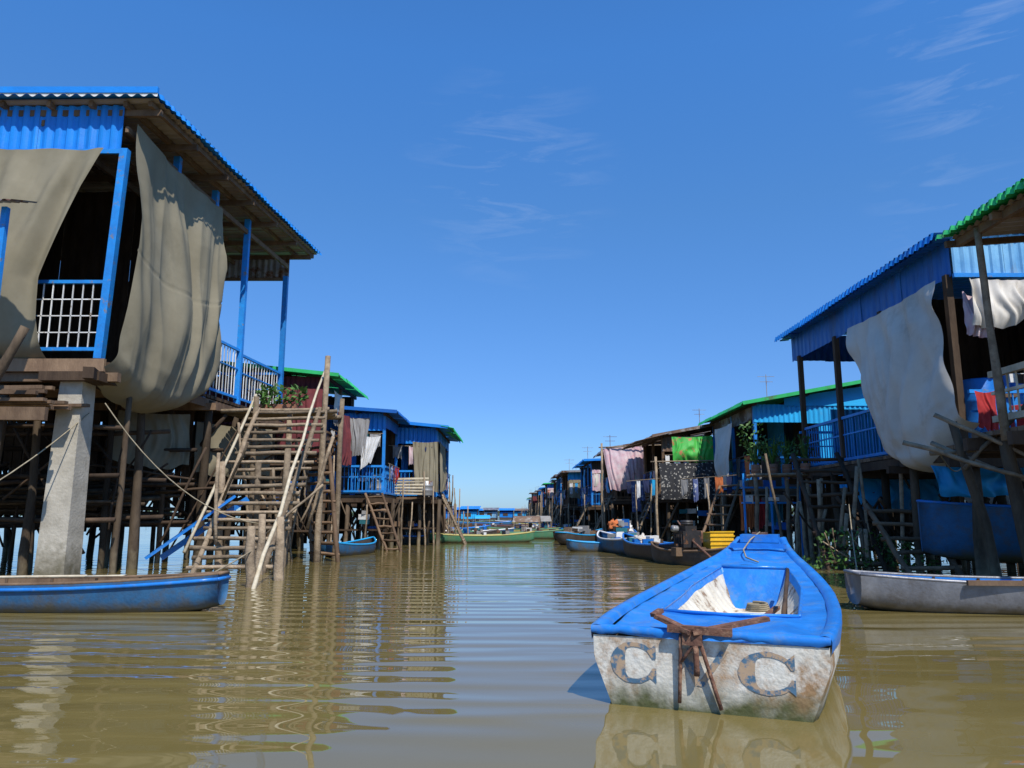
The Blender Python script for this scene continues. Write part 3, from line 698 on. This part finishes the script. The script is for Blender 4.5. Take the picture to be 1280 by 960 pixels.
for x in (7.0,7.9,8.5): g.pole((x,21.8,-.6),(x,21.8,2.3),.06,wob=.03)
g.done()

g=house(6.1,10.5,30.6,34.8,1.9,4.3,'rusty','wood',face='rusty',rise=.9,cloths=0,rail='woodm',ladder=True)
g.p('green_tarp',M['gtarp'],True).drape((6.3,29.6,4.2),(7.9,29.6,4.25),(6.3,29.5,3.2),(7.9,29.5,3.2),(0,-1,0),4,.06,.1,seed=61)
g.p('floral_cloth',M['floral'],True).drape((5.7,29.3,3.15),(8.0,29.2,3.2),(5.75,29.2,1.75),(7.9,29.1,1.75),(0,-1,0),6,.05,.05,seed=62)
g.p('pole_line',M['stick'],True).pole((5.4,29.4,3.2),(8.3,29.3,3.25),.03)
for x in (5.6,8.1): g.pole((x,29.4,-.5),(x,29.4,3.4),.05,wob=.03)
g.p('awning',M['rusty']).corr((4.9,30.0,4.05),(0,4.2,0),(1.4,0,.35))
g.laundry((4.6,30.5,2.5),(5.9,30.3,2.6),4,GAR,(.4,.9))
g.done()
g=house(4.9,9.5,36,40.5,1.9,4.25,'grey','wood',rise=.8,cloths=1,rail='woodm')
g.p('pink_cloth',M['pink'],True).drape((4.3,35.6,4.25),(6.2,35.6,4.45),(4.6,35.5,2.3),(6.2,35.5,2.7),(0,-1,0),5,.08,.15,.15,seed=71)
g.p('pink_cloth_2',M['pink'],True).drape((6.25,35.2,4.3),(7.2,35.2,4.1),(6.3,35.1,3.2),(7.3,35.1,2.9),(0,-1,0),4,.08,.1,seed=72)
g.p('check_cloth',M['check'],True).drape((5.5,35.0,2.7),(6.7,35.0,2.8),(5.5,34.9,1.3),(6.7,34.9,1.3),(0,-1,0),5,.06,.05,seed=73)
g.p('line_pole',M['stick'],True).pole((4.1,35.6,4.3),(7.4,35.3,4.4),.03); g.pole((4.2,35.6,-.4),(4.25,35.6,4.5),.05,wob=.03)
g.done()
roofs=['blue','grey','rusty','blue2','grey','lblue','rusty','green','blue','grey']
walls=['wood','blue','rusty','cyan','wood','blue2','grey','wood','lblue','wood']
y=43.0; i=0
while y<165:
    d=R(4.5,7.5)
    house(4.5+R(-.9,.9)-(y-43)*.006,10,y,y+d,R(1.6,2.1),R(3.8,4.8),roofs[i%10],walls[(i*3)%10],rise=R(.1,.9),cloths=2,lod=1,rail=random.choice(['bluewood','woodm','woodm']),laun=y<100).done()
    y+=d+R(.4,1.6); i+=1
for (x,yy,ze,rf) in ((9.5,44,5.2,'grey'),(11,33,5.6,'grey'),(9.5,60,5.4,'rusty')):
    house(x,x+5,yy,yy+5,1.9,ze,rf,'wood',rise=.4,cloths=0,lod=1,ladder=False,laun=False).done()
for k,(xe,y0) in enumerate(((-4.2,37),(-5,44),(-5.6,52),(-6.4,61),(-7.5,71),(-9,82))):
    house(xe,xe-5,y0,y0+5.5,1.8,3.9+R(0,.4),roofs[(k*3)%10],walls[k],cloths=1,lod=1).done()
k=0
for (x,yy,w) in ((-10.5,112,3.2),(-6.6,118,2.6),(-15,108,4),(-8.8,140,3.5),(-4.2,150,2.6),(-1.2,165,3),(2.0,175,3),(-6.5,175,4),(-12,165,4)):
    g=G('floating_house'); c=['blue','cyan','grey','blue2','lblue'][k%5]; k+=1
    g.p('hull',M['hulld']).box((x-w/2,yy,-.2),(x+w/2,yy+5,.45))
    g.p('walls',M[c]).corr((x-w/2,yy,.45),(w,0,0),(0,0,1.1),pitch=.3); g.corr((x-w/2,yy+5,.45),(w,0,0),(0,0,1.6),pitch=.3)
    g.corr((x-w/2,yy,.45),(0,5,0),(0,0,1.5),pitch=.3); g.corr((x+w/2,yy,.45),(0,5,0),(0,0,1.5),pitch=.3)
    g.p('window',M['wood']).box((x-w*.25,yy-.06,.8),(x+w*.1,yy-.03,1.4))
    g.p('roof',M[['blue','grey','blue','rusty'][k%4]]).corr((x-w/2-.3,yy-.5,1.95),(w+.6,0,0),(0,6,.5),pitch=.3)
    g.p('posts',M['wood']); 
    for dx in (-w/2,w/2): g.beam((x+dx,yy-.3,.3),(x+dx,yy-.3,2),.1)
    g.done()
def trees(g):
    for _ in range(5200):
        x=R(-420,420); 
        yb=330+R(-20,60); hh=2.2+3.0*max(0,noise.noise(V((x*.03,0,0))))+2.0*max(0,noise.noise(V((x*.15,4,0))))
        c=V((x,yb,R(0,1)**.8*hh)); a=V((R(-1,1),R(-.5,.5),R(-.6,.6)))*1.2; b=V((R(-.5,.5),R(-.5,.5),R(.4,1)))*.9
        g.add([c-a,c-b,c+a,c+b],[(0,1,2,3)])
single('distant_trees',M['trees'],trees)

# ------------------------------------------------------------------ boats
def boat(name,loc,head,L,B,H,hull,rim,inner,bow=.06,stern=.5,rise=.2,thw=3,rr=.03,strake=None):
    g=G(name,loc,-math.radians(head)); ns=28; na=12
    def sec(f,off):
        k=2*f-1
        w=B/2*((stern+(1-stern)*(1-abs(k)**2)) if k<0 else (bow+(1-bow)*(1-k**2.2)))
        zs=H+rise*abs(k)**2.2*(1 if k>0 else .7); zb=-.12+ (rise*.75+.1)*abs(k)**5
        w=max(.015,w-off); zb+=off*1.4; s=(f-.5)*L*(1-off*.3/L*2)
        out=[]
        for j in range(na+1):
            th=math.pi*j/na; c=math.cos(th); sn=math.sin(th)
            out.append(V((-w*math.copysign(abs(c)**.75,c),s,zs-(zs-zb)*sn**.6)))
        return out
    for nm,m,off in (('hull',hull,0),('inner_hull',inner,.035)):
        g.p(nm,M[m],True); vs=[];fs=[]
        for i in range(ns+1): vs+=sec(i/ns,off)
        n=na+1
        for i in range(ns):
            for j in range(na): fs.append((i*n+j,(i+1)*n+j,(i+1)*n+j+1,i*n+j+1))
        fs.append(tuple(range(n))); fs.append(tuple(ns*n+j for j in range(n)))
        g.add(vs,fs)
    g.p('gunwale',M[rim],True)
    Lp=[sec(i/ns,.015)[0]+V((0,0,.01)) for i in range(ns+1)]; Rp=[sec(i/ns,.015)[-1]+V((0,0,.01)) for i in range(ns+1)]
    g.path(Lp,rr); g.path(Rp,rr); g.path([Lp[0],Rp[0]],rr); g.path([Lp[-1],Rp[-1]],rr)
    if strake:
        g.p('strake',M[strake],True)
        for k in (0,-1):
            q=[sec(i/ns,-.006)[k]-V((0,0,.055)) for i in range(ns+1)]; g.path(q,.024)
        for e in (0,ns):
            a=sec(e/ns,-.006); g.path([a[0]-V((0,0,.055)),a[-1]-V((0,0,.055))],.024)
    g.p('thwarts',M['woodm'])
    for t in range(thw):
        f=.18+.62*t/max(1,thw-1); a=sec(f,.03); g.box((a[0].x,a[0].y-.1,H-.12),(a[-1].x,a[0].y+.1,H-.08))
    if L>3:
        g.p('ribs',M['wood'],True)
        for i in range(4,25,3): g.path([q for q in sec(i/ns,.05)],.018,5)
    return g
g=boat('blue_rowing_boat',(-6.75,10.1,0),95,6.2,1.1,.33,'hullb','woodm','woodm',stern=.45,bow=.28,rise=.12,thw=4,rr=.020,strake='boatblue')
g.p('oar',M['pale'],True); g.pole((.1,-1.8,.36),(-.1,1.2,.40),.018); g.beam((-.1,1.2,.40),(-.13,1.7,.41),.11,.015); g.done()
g=boat('grey_rowing_boat',(7.15,9.75,0),-84,5.5,1.15,.34,'hullg','hullg','boatblue',stern=.5,bow=.55,rise=.10,thw=2,rr=.022)
g.p('side_plank',M['woodm']).beam((-.56,-2,.38),(-.56,1.6,.38),.05,.06); g.done()
boat('blue_rowing_boat',(11.3,15.2,.35),-82,6,1.5,.95,'hullb','boatblue','hullb',rise=.15,thw=2).done()
boat('blue_skiff',(3.05,25.3,0),78,2.5,.8,.26,'hullb','btarp','hullb',rise=.12,thw=1).done()
g=boat('wooden_boat',(3.95,21.0,0),-14,4.6,1.1,.38,'hulld','boatblue','hulld',rise=.22)
g.crates((0,.6,.35),(.25,.8,.15),8); g.sack((.1,1.2,.42),(.2,.2,.18),M['tarpg'],'bag',8); g.done()
g=G('outboard_engine',(4.2,18.3,.42),.3)
g.p('engine_block',M['black']); g.box((-.24,-.20,0),(.24,.27,.38)); g.box((-.14,-.14,.38),(.16,.18,.5)); g.beam((-.34,0,.05),(.34,0,.05),.06)
for i in range(5): g.box((-.27,-.15+i*.07,.08),(.27,-.13+i*.07,.3))
g.barrel((-.02,.0,.5),.15,.13,M['black'],'flywheel'); g.barrel((.32,.05,.1),.1,.28,M['rust'],'muffler')
g.p('tail_shaft',M['rust'],True).pole((0,-.2,.15),(-.2,-1.9,-.45),.03); g.pole((.1,.2,.3),(.3,1.0,.6),.022)
g.p('air_filter',M['grey'],True).pole((-.22,.1,.42),(-.36,.1,.44),.08)
g.p('clamp',M['woodm']).box((-.4,-.12,-.2),(.4,.12,-.003))
g.done()
boat('wooden_boat',(4.3,18.6,0),-30,2.8,1.0,.32,'hulld','woodm','hulld',rise=.15,thw=1).done()
g=boat('wooden_boat',(3.5,24.4,0),-12,4.5,1.1,.4,'hullb','wcloth','hullb',rise=.2); 
g.crates((0,.2,.35),(.3,1,.25),10); g.barrel((.1,-.6,.1),.16,.45,M['orange'],'bucket'); g.done()
g=boat('blue_rowing_boat',(4.1,29.0,0),20,4.5,1.1,.4,'hullb','boatblue','woodm',rise=.2)
g.crates((0,0,.4),(.3,1.2,.5),14); g.sack((-.1,-.5,.75),(.22,.25,.2),M['orange'],'orange_bundle',4); g.sack((.1,.7,.6),(.25,.3,.2),M['wcloth'],'white_bundle',6)
g.barrel((.1,.1,.2),.2,.6,M['barrel']); g.done()
g=boat('wooden_boat',(2.9,31.5,0),30,4.0,1.0,.34,'hulld','btarp','hulld',rise=.2)
g.crates((0,0,.35),(.25,1,.3),9); g.done()
FB=((-1.3,33,80,4.6,'hullgr','hully'),(-.2,38,100,5.5,'hullgr','hullgr'),(-2.4,41,84,5,'hullb','wcloth'),(1.0,46,95,5,'hully','hullgr'),(2.4,40,70,4,'hullg','hulld'),(-3.6,50,60,5,'hullb','boatblue'),
                         (0,62,88,6,'hulld','maroon'),(2.5,70,92,5,'hullg','hully'),(-3,80,85,6,'hullb','blue'),(2.8,54,10,5,'hullb','boatblue'),(-4.9,23.6,10,3.6,'hullb','btarp'),(3.9,33.5,5,4.5,'hulld','hulld'),(3.4,47,0,5,'hullgr','hully'),
                         (1.8,50,80,4,'hulld','woodm'),(-1.8,56,95,5,'hulld','hulld'),(2.9,60,20,5,'hullb','cyan'),(-5,90,80,6,'hulld','hullgr'),(0.5,95,95,6,'hulld','wcloth'),(3,85,30,6,'hullb','blue'),(3.2,110,10,6,'hulld','wcloth'),(-2.4,36,60,4,'hulld','hulld'),
                         (2.7,37,15,4.4,'hulld','woodm'),(-4.3,32,20,4,'hulld','boatblue'),(2.2,57,85,4,'hulld','tgrey'))
for j,(x,yy,h,L_,c1,c2) in enumerate(FB):
    g=boat('wooden_boat',(x,yy,0),h,L_,1.05,.28,c1,c2,'hulld',rise=.15,thw=2)
    if j!=10: g.crates((0,R(-.5,.5),.3),(.25,1.2,.2),R(3,9).__int__())
    if j in (3,8,13,18): 
        g.p('canopy',M[('btarp','tgrey','tarp','rusty')[j%4]],True).grid(lambda u,v:V((-.5+1.0*u,-.9+1.6*v,.72+.35*math.sin(math.pi*u))),10,4)
        g.p('canopy_posts',M['stick']); 
        for a in (-.48,.48):
            for b in (-.85,.65): g.beam((a,b,.1),(a,b,.74),.03)
    g.done()
g=G('yellow_crate',(5.0,18.6,.36),.2)
g.p('crate',M['yellow'])
g.box((-.3,-.2,0),(.3,.2,.04)); g.box((-.3,-.2,.04),(.3,-.17,.4)); g.box((-.3,.17,.04),(.3,.2,.4)); g.box((-.3,-.17,.04),(-.27,.17,.4)); g.box((.27,-.17,.04),(.3,.17,.4))
for z in (.1,.2,.3,.4): g.box((-.32,-.22,z),(.32,-.202,z+.03))
g.done()
g=boat('wooden_boat',(5.3,18.7,0),-60,2.8,1.05,.34,'hulld','woodm','hulld',rise=.12); g.done()

# ------------------------------------------------------------------ foreground boat
g=G('blue_motor_boat',(1.20,4.88,0),-math.radians(21.5))
KEY=[(0,.715,.475,.60),(.12,.735,.475,.64),(.7,.79,.475,.69),(1.6,.82,.48,.72),(2.6,.80,.50,.70),(3.5,.72,.55,.60),(4.3,.60,.62,.45),(5.0,.46,.70,.28),(5.6,.35,.80,.17),(6.0,.30,.90,.11)]
def key(s):
    for a,b in zip(KEY,KEY[1:]):
        if a[0]<=s<=b[0]+1e-6:
            t=(s-a[0])/(b[0]-a[0])
            return [a[k]+(b[k]-a[k])*t for k in (1,2,3)]
    return list(KEY[-1][1:])
SS=[i*6.0/60 for i in range(61)]
def sm(s):
    r=[0,0,0]
    for d in (-.25,-.12,0,.12,.25):
        k=key(min(6,max(0,s+d))); r=[r[i]+k[i]/5 for i in range(3)]
    if s<.15: 
        k=key(s); r=[(r[i]*s+k[i]*(.15-s))/.15 for i in range(3)]
    return r
S0,S1=1.42,4.32
def opn(s):
    w=sm(s)[0]; return max(.12,min(.53,w-.23))
g.p('hull',M['hullw'],True)
vs=[];fs=[]
for s in SS:
    w,z,wb=sm(s); zb=-.2 if s<4 else -.2+(s-4)**2*.12
    for t,zz in ((-w,z-.05),(-w*.97-wb*.03,z*.6),(-wb,0.0+max(0,zb+.1)),(-wb*.8,zb),(wb*.8,zb),(wb,0.0+max(0,zb+.1)),(w*.97+wb*.03,z*.6),(w,z-.05)): vs.append((t,s,zz))
for i in range(60):
    for j in range(7): fs.append((i*8+j,(i+1)*8+j,(i+1)*8+j+1,i*8+j+1))
g.add(vs,fs)
g.p('transom',M['hullw'])
w,z,wb=sm(0)
def tr(u,v):
    zz=-.2+(z-.052+.2)*v
    k=[(-.2,wb*.8),(0,wb),(z*.6,w*.97+wb*.03),(z-.05,w)]
    for (a,wa),(b_,wb_) in zip(k,k[1:]):
        if a<=zz<=b_+1e-6: hw=wa+(wb_-wa)*(zz-a)/(b_-a)
    return V(((-1+2*u)*hw,-.004,zz))
g.grid(tr,20,16)
g.p('bow_plate',M['boatblue'])
w6,z6,wb6=sm(6); g.add([(-w6,6.004,z6-.02),(w6,6.004,z6-.02),(wb6,6.004,.35),(-wb6,6.004,.35)],[(0,1,2,3)])
g.p('rub_strake',M['boatblue'],True)
for sg in (-1,1):
    vs=[];fs=[]
    for s in SS:
        w,z,_=sm(s); q=.006*noise.noise(V((s*3,sg,0)))
        vs+= [(sg*(w+.012),s,z-.085+q*3),(sg*(w+.018+q),s,z-.02),(sg*(w+.010),s,z+.008),(sg*(w-.02),s,z+.014+q),(sg*(w-.065),s,z+.006),(sg*(w-.085),s,z-.03)]
    for i in range(60):
        for j in range(5): fs.append((i*6+j,(i+1)*6+j,(i+1)*6+j+1,i*6+j+1))
    g.add(vs,fs)
w,z,_=sm(0)
n=60; vs=[];fs=[]
for i in range(n+1):
    t=-w-.012+(2*w+.024)*i/n; wv=.007*math.sin(t*9)+.018*noise.noise(V((t*16,0,0)))
    vs+=[(t,-.010,z-.045+wv),(t,-.020,z-.03),(t,-.016,z+.004),(t,.02,z+.012),(t,.07,z+.004),(t,.10,z-.03)]
for i in range(n):
    for j in range(5): fs.append((i*6+j,i*6+j+1,(i+1)*6+j+1,(i+1)*6+j))
g.add(vs,fs)
g.p('deck',M['boatblue'],True)
vs=[];fs=[]
dips=lambda t,s:.026*math.cos(t*15)*max(0,1-abs(s-.75)/.6)
SD=[.05+i*(5.93/90) for i in range(91)]
TN=25; E=6
for s in SD:
    w,z,_=sm(s); wi=opn(s)
    for j in range(TN):
        if j<=E: t=-(w-.08)+((w-.08)-wi)*j/E
        elif j>=TN-1-E: t=wi+((w-.08)-wi)*(j-(TN-1-E))/E
        else: t=-wi+2*wi*(j-E)/(TN-1-2*E)
        zz=z-.03-.045*(1-(abs(t)/w)**2)*min(1,max(.2,(4.5-s)/2)) + dips(t,s)+.012*noise.noise(V((t*5,s*3,1)))
        if s>4.32: zz+=.03*(1-(t/w)**2)
        vs.append((t,s,zz))
for i in range(90):
    for j in range(TN-1):
        if E<=j<TN-1-E and SD[i]>=S0-.07 and SD[i+1]<=S1+.07: continue
        fs.append((i*TN+j,i*TN+j+1,(i+1)*TN+j+1,(i+1)*TN+j))
g.add(vs,fs)
CI=[s for s in SD if S0-.07<=s<=S1+.07]
def dz(s,t):
    w,z,_=sm(s); return z-.03-.045*(1-(abs(t)/w)**2)*min(1,max(.2,(4.5-s)/2))
FZ=.14
# blue lip then cream ribbed inner hull sides and floor
g.p('cockpit_lip',M['boatblue'],True)
for sg in (-1,1):
    vs=[];fs=[]
    for s in CI:
        wi=opn(s); vs+=[(sg*wi,s,dz(s,wi)),(sg*(wi-.012),s,dz(s,wi)-.035),(sg*(wi-.03),s,dz(s,wi)-.07)]
    for i in range(len(CI)-1):
        for j in range(2): fs.append((i*3+j,(i+1)*3+j,(i+1)*3+j+1,i*3+j+1))
    g.add(vs,fs)
g.p('bulkheads',M['boatblue'])
a=CI[0]; wi=opn(a); g.add([(-wi,a,dz(a,wi)-.002),(wi,a,dz(a,wi)-.002),(wi-.07,a+.02,.06),(-wi+.07,a+.02,.06)],[(0,1,2,3)])
a=CI[-1]; wi=opn(a); g.add([(-wi,a,dz(a,wi)),(wi,a,dz(a,wi)),(wi-.06,a-.30,.10),(-wi+.06,a-.30,.10)],[(0,1,2,3)])
g.p('bulkhead_frame',M['boatblue']); g.beam((-wi,a-.01,dz(a,wi)-.015),(-wi+.06,a-.31,.10),.03); g.beam((wi,a-.01,dz(a,wi)-.015),(wi-.06,a-.31,.10),.03)
g.p('cockpit_floor',M['cream'],True)
vs=[];fs=[]
CF=[CI[0]+(CI[-1]-CI[0])*i/200 for i in range(201)]
NJ=17
for k,s in enumerate(CF):
    wi=opn(s)-.03; top=dz(s,opn(s))-.07
    for j in range(NJ):
        t=(-1+2*j/(NJ-1)); at=abs(t)
        zz=FZ+(top-FZ)*max(0,(at-.45)/.55)**1.5
        rib=.022*max(0,math.sin(s*38))**.6*(1 if at>.2 else .4)
        vs.append((t*wi*(1-.0*at),s,zz+rib*(1-max(0,at-.9)*10)+.01*noise.noise(V((t*3,s*4,0)))))
for i in range(200):
    for j in range(NJ-1): fs.append((i*NJ+j,i*NJ+j+1,(i+1)*NJ+j+1,(i+1)*NJ+j))
g.add(vs,fs)
g.p('coaming',M['boatblue'],True)
pts=[(-opn(s),s,dz(s,opn(s))+.006) for s in CI]; g.path(pts,.014); pts2=[(opn(s),s,dz(s,opn(s))+.006) for s in CI]; g.path(pts2,.014)
g.path([pts[0],(0,CI[0],pts[0][2]-.012),pts2[0]],.014); g.path([pts[-1],pts2[-1]],.02)
g.p('bow_block',M['boatblue']).box((-.24,5.55,.83),(.24,5.98,.93)); g.beam((-.34,5.3,.80),(.34,5.3,.80),.08,.06)
g.p('mooring_cleats',M['rust']).beam((-.1,5.75,.945),(.1,5.75,.945),.03)
g.p('paddle',M['wood'],True); g.pole((.40,2.1,.40),(.38,3.95,.60),.02,wob=.004); g.beam((.40,1.7,.36),(.40,2.2,.41),.03,.12)
g.p('floor_clutter',M['rust']); g.beam((.15,2.5,.22),(.28,3.3,.27),.06,.03)
g.p('rope',M['rope'],True); g.path([(.1+.12*math.cos(k*.7)*(1-k*.006),3.2+.12*math.sin(k*.7),.24+k*.002) for k in range(40)],.012,5)
g.path([(0,5.75,.96),(-.1,5.4,.87),(-.16,5.0,.76),(-.1,4.6,.69),(.05,4.4,.65)],.010,5)
g.p('engine_bracket',M['rust'])
v0=V((-.07,-.06,.475))
g.beam(v0,(-.30,.02,.555),.07,.025); g.beam(v0,(.37,.15,.555),.07,.025)
g.beam((-.22,-.045,.495),(.17,-.045,.485),.05,.045); g.box((-.13,-.07,.40),(-.01,-.03,.495))
g.beam((-.32,.0,.56),(-.28,.07,.585),.045,.025)
g.p('bracket_legs',M['rust'],True)
g.pole((-.14,-.05,.46),(-.165,-.03,.05),.012); g.pole((-.03,-.05,.44),(.085,-.03,.03),.013); g.pole((-.02,-.06,.46),(-.14,-.05,.30),.010); g.pole((-.05,-.06,.40),(-.05,-.05,.22),.018)
g.p('lettering',M['letter'])
def cee(cx,cz,rx,rz,th):
    n=40; vs=[];fs=[]
    for i in range(n+1):
        a=math.radians(38+284*i/n); k=th*(.25+.85*max(0,-math.cos(a))**.7)
        ro=.004*noise.noise(V((i*.9,cx,0)))
        vs+=[(cx+(rx+ro)*math.cos(a),-.008,cz+(rz+ro)*math.sin(a)),(cx+(rx-k)*math.cos(a),-.008,cz+(rz-th*.32)*math.sin(a))]
    for i in range(n): fs.append((2*i,2*i+1,2*i+3,2*i+2))
    g.add(vs,fs)
    for sg in (1,-1):
        x=cx+rx*.80
        g.add([(x-.035,-.0085,cz+sg*rz*.62),(x+.0,-.0085,cz+sg*rz*.22),(x+.022,-.0085,cz+sg*rz*.22),(x+.022,-.0085,cz+sg*rz*.95),(x+.0,-.0085,cz+sg*rz*.80)],[(0,1,2,3,4)])
cee(-.45,.265,.15,.125,.085); cee(.36,.255,.17,.125,.09)
g.add([(-.17,-.008,.37),(-.09,-.008,.37),(-.04,-.008,.19),(-.07,-.008,.15)],[(0,1,2,3)])
g.add([(.09,-.0082,.37),(.14,-.0082,.37),(-.02,-.0082,.15),(-.06,-.0082,.155)],[(0,1,2,3)])
g.done()

# ------------------------------------------------------------------ light, sky
el=55; S=V((.42,-.90,0)).normalized()*math.cos(math.radians(el)); S.z=math.sin(math.radians(el))
sun=bpy.data.lights.new('sun','SUN'); sun.energy=5.0; sun.angle=math.radians(.53); sun.color=(1,.96,.89)
so=bpy.data.objects.new('sun',sun); scene.collection.objects.link(so); so.rotation_euler=S.to_track_quat('Z','Y').to_euler(); so.location=(0,-20,30)
w=bpy.data.worlds.new('World'); scene.world=w; w.use_nodes=True; N=w.node_tree.nodes; L=w.node_tree.links
bg=N['Background']; sky=N.new('ShaderNodeTexSky'); sky.sky_type='NISHITA'; sky.sun_disc=False
sky.sun_elevation=math.radians(el); sky.sun_rotation=math.atan2(S.x,S.y); sky.air_density=1.0; sky.dust_density=.3; sky.ozone_density=2.5
tc=N.new('ShaderNodeTexCoord')
sp=N.new('ShaderNodeSeparateXYZ'); L.new(tc.outputs['Generated'],sp.inputs[0])
rg=N.new('ShaderNodeValToRGB'); L.new(sp.outputs['Z'],rg.inputs['Fac'])
def half(c): return (c[0]/2,c[1]/2,c[2]/2,1)
rg.color_ramp.elements[0].position=0; rg.color_ramp.elements[0].color=half((.48,.74,1.24))
rg.color_ramp.elements[1].position=.55; rg.color_ramp.elements[1].color=half((.54,1.18,1.8))
e=rg.color_ramp.elements.new(.15); e.color=half((.48,.77,1.22))
e=rg.color_ramp.elements.new(.38); e.color=half((.54,1.0,1.44))
g1=N.new('ShaderNodeVectorMath'); g1.operation='MULTIPLY'; L.new(sky.outputs[0],g1.inputs[0]); L.new(rg.outputs[0],g1.inputs[1])
g2=N.new('ShaderNodeVectorMath'); g2.operation='SCALE'; L.new(g1.outputs[0],g2.inputs[0]); g2.inputs['Scale'].default_value=2
mp=N.new('ShaderNodeMapping'); mp.inputs['Scale'].default_value=(5,5,30); mp.inputs['Rotation'].default_value=(0,.10,0)
L.new(tc.outputs['Generated'],mp.inputs['Vector'])
nz=N.new('ShaderNodeTexNoise'); nz.inputs['Scale'].default_value=1.6; nz.inputs['Detail'].default_value=8; nz.inputs['Roughness'].default_value=.62; nz.inputs['Distortion'].default_value=.6
L.new(mp.outputs[0],nz.inputs['Vector'])
r=N.new('ShaderNodeValToRGB'); r.color_ramp.elements[0].position=.52; r.color_ramp.elements[1].position=.85
L.new(nz.outputs['Fac'],r.inputs['Fac'])
tot=None
for d,rad,k in (((-.0,.905,.425),.15,.8),((.496,.718,.489),.14,1.1),((.5,.80,.36),.1,.6)):
    vd=N.new('ShaderNodeVectorMath'); vd.operation='DISTANCE'; L.new(tc.outputs['Generated'],vd.inputs[0]); vd.inputs[1].default_value=V(d).normalized()
    mr=N.new('ShaderNodeMapRange'); L.new(vd.outputs['Value'],mr.inputs['Value']); mr.inputs['From Min'].default_value=0; mr.inputs['From Max'].default_value=rad; mr.inputs['To Min'].default_value=k; mr.inputs['To Max'].default_value=0
    if tot is None: tot=mr.outputs[0]
    else:
        ad=N.new('ShaderNodeMath'); ad.operation='MAXIMUM'; L.new(tot,ad.inputs[0]); L.new(mr.outputs[0],ad.inputs[1]); tot=ad.outputs[0]
mu=N.new('ShaderNodeMath'); mu.operation='MULTIPLY'; L.new(tot,mu.inputs[0]); L.new(r.outputs[0],mu.inputs[1])
m2=N.new('ShaderNodeMath'); m2.operation='MULTIPLY'; L.new(mu.outputs[0],m2.inputs[0]); m2.inputs[1].default_value=.40
mx=N.new('ShaderNodeMixRGB'); L.new(m2.outputs[0],mx.inputs['Fac']); L.new(g2.outputs[0],mx.inputs['Color1']); mx.inputs['Color2'].default_value=(6,6.8,8,1)
L.new(mx.outputs[0],bg.inputs['Color']); bg.inputs['Strength'].default_value=.12

cam=bpy.data.cameras.new('camera'); co=bpy.data.objects.new('camera',cam); scene.collection.objects.link(co)
co.location=(0,0,1.2); co.rotation_euler=(math.radians(90+9.8),0,0)
cam.sensor_width=36; cam.lens=36*940/1280; cam.clip_end=8000; cam.clip_start=.05
scene.camera=co
scene.view_settings.view_transform='Standard'; scene.view_settings.look='None'; scene.view_settings.exposure=0
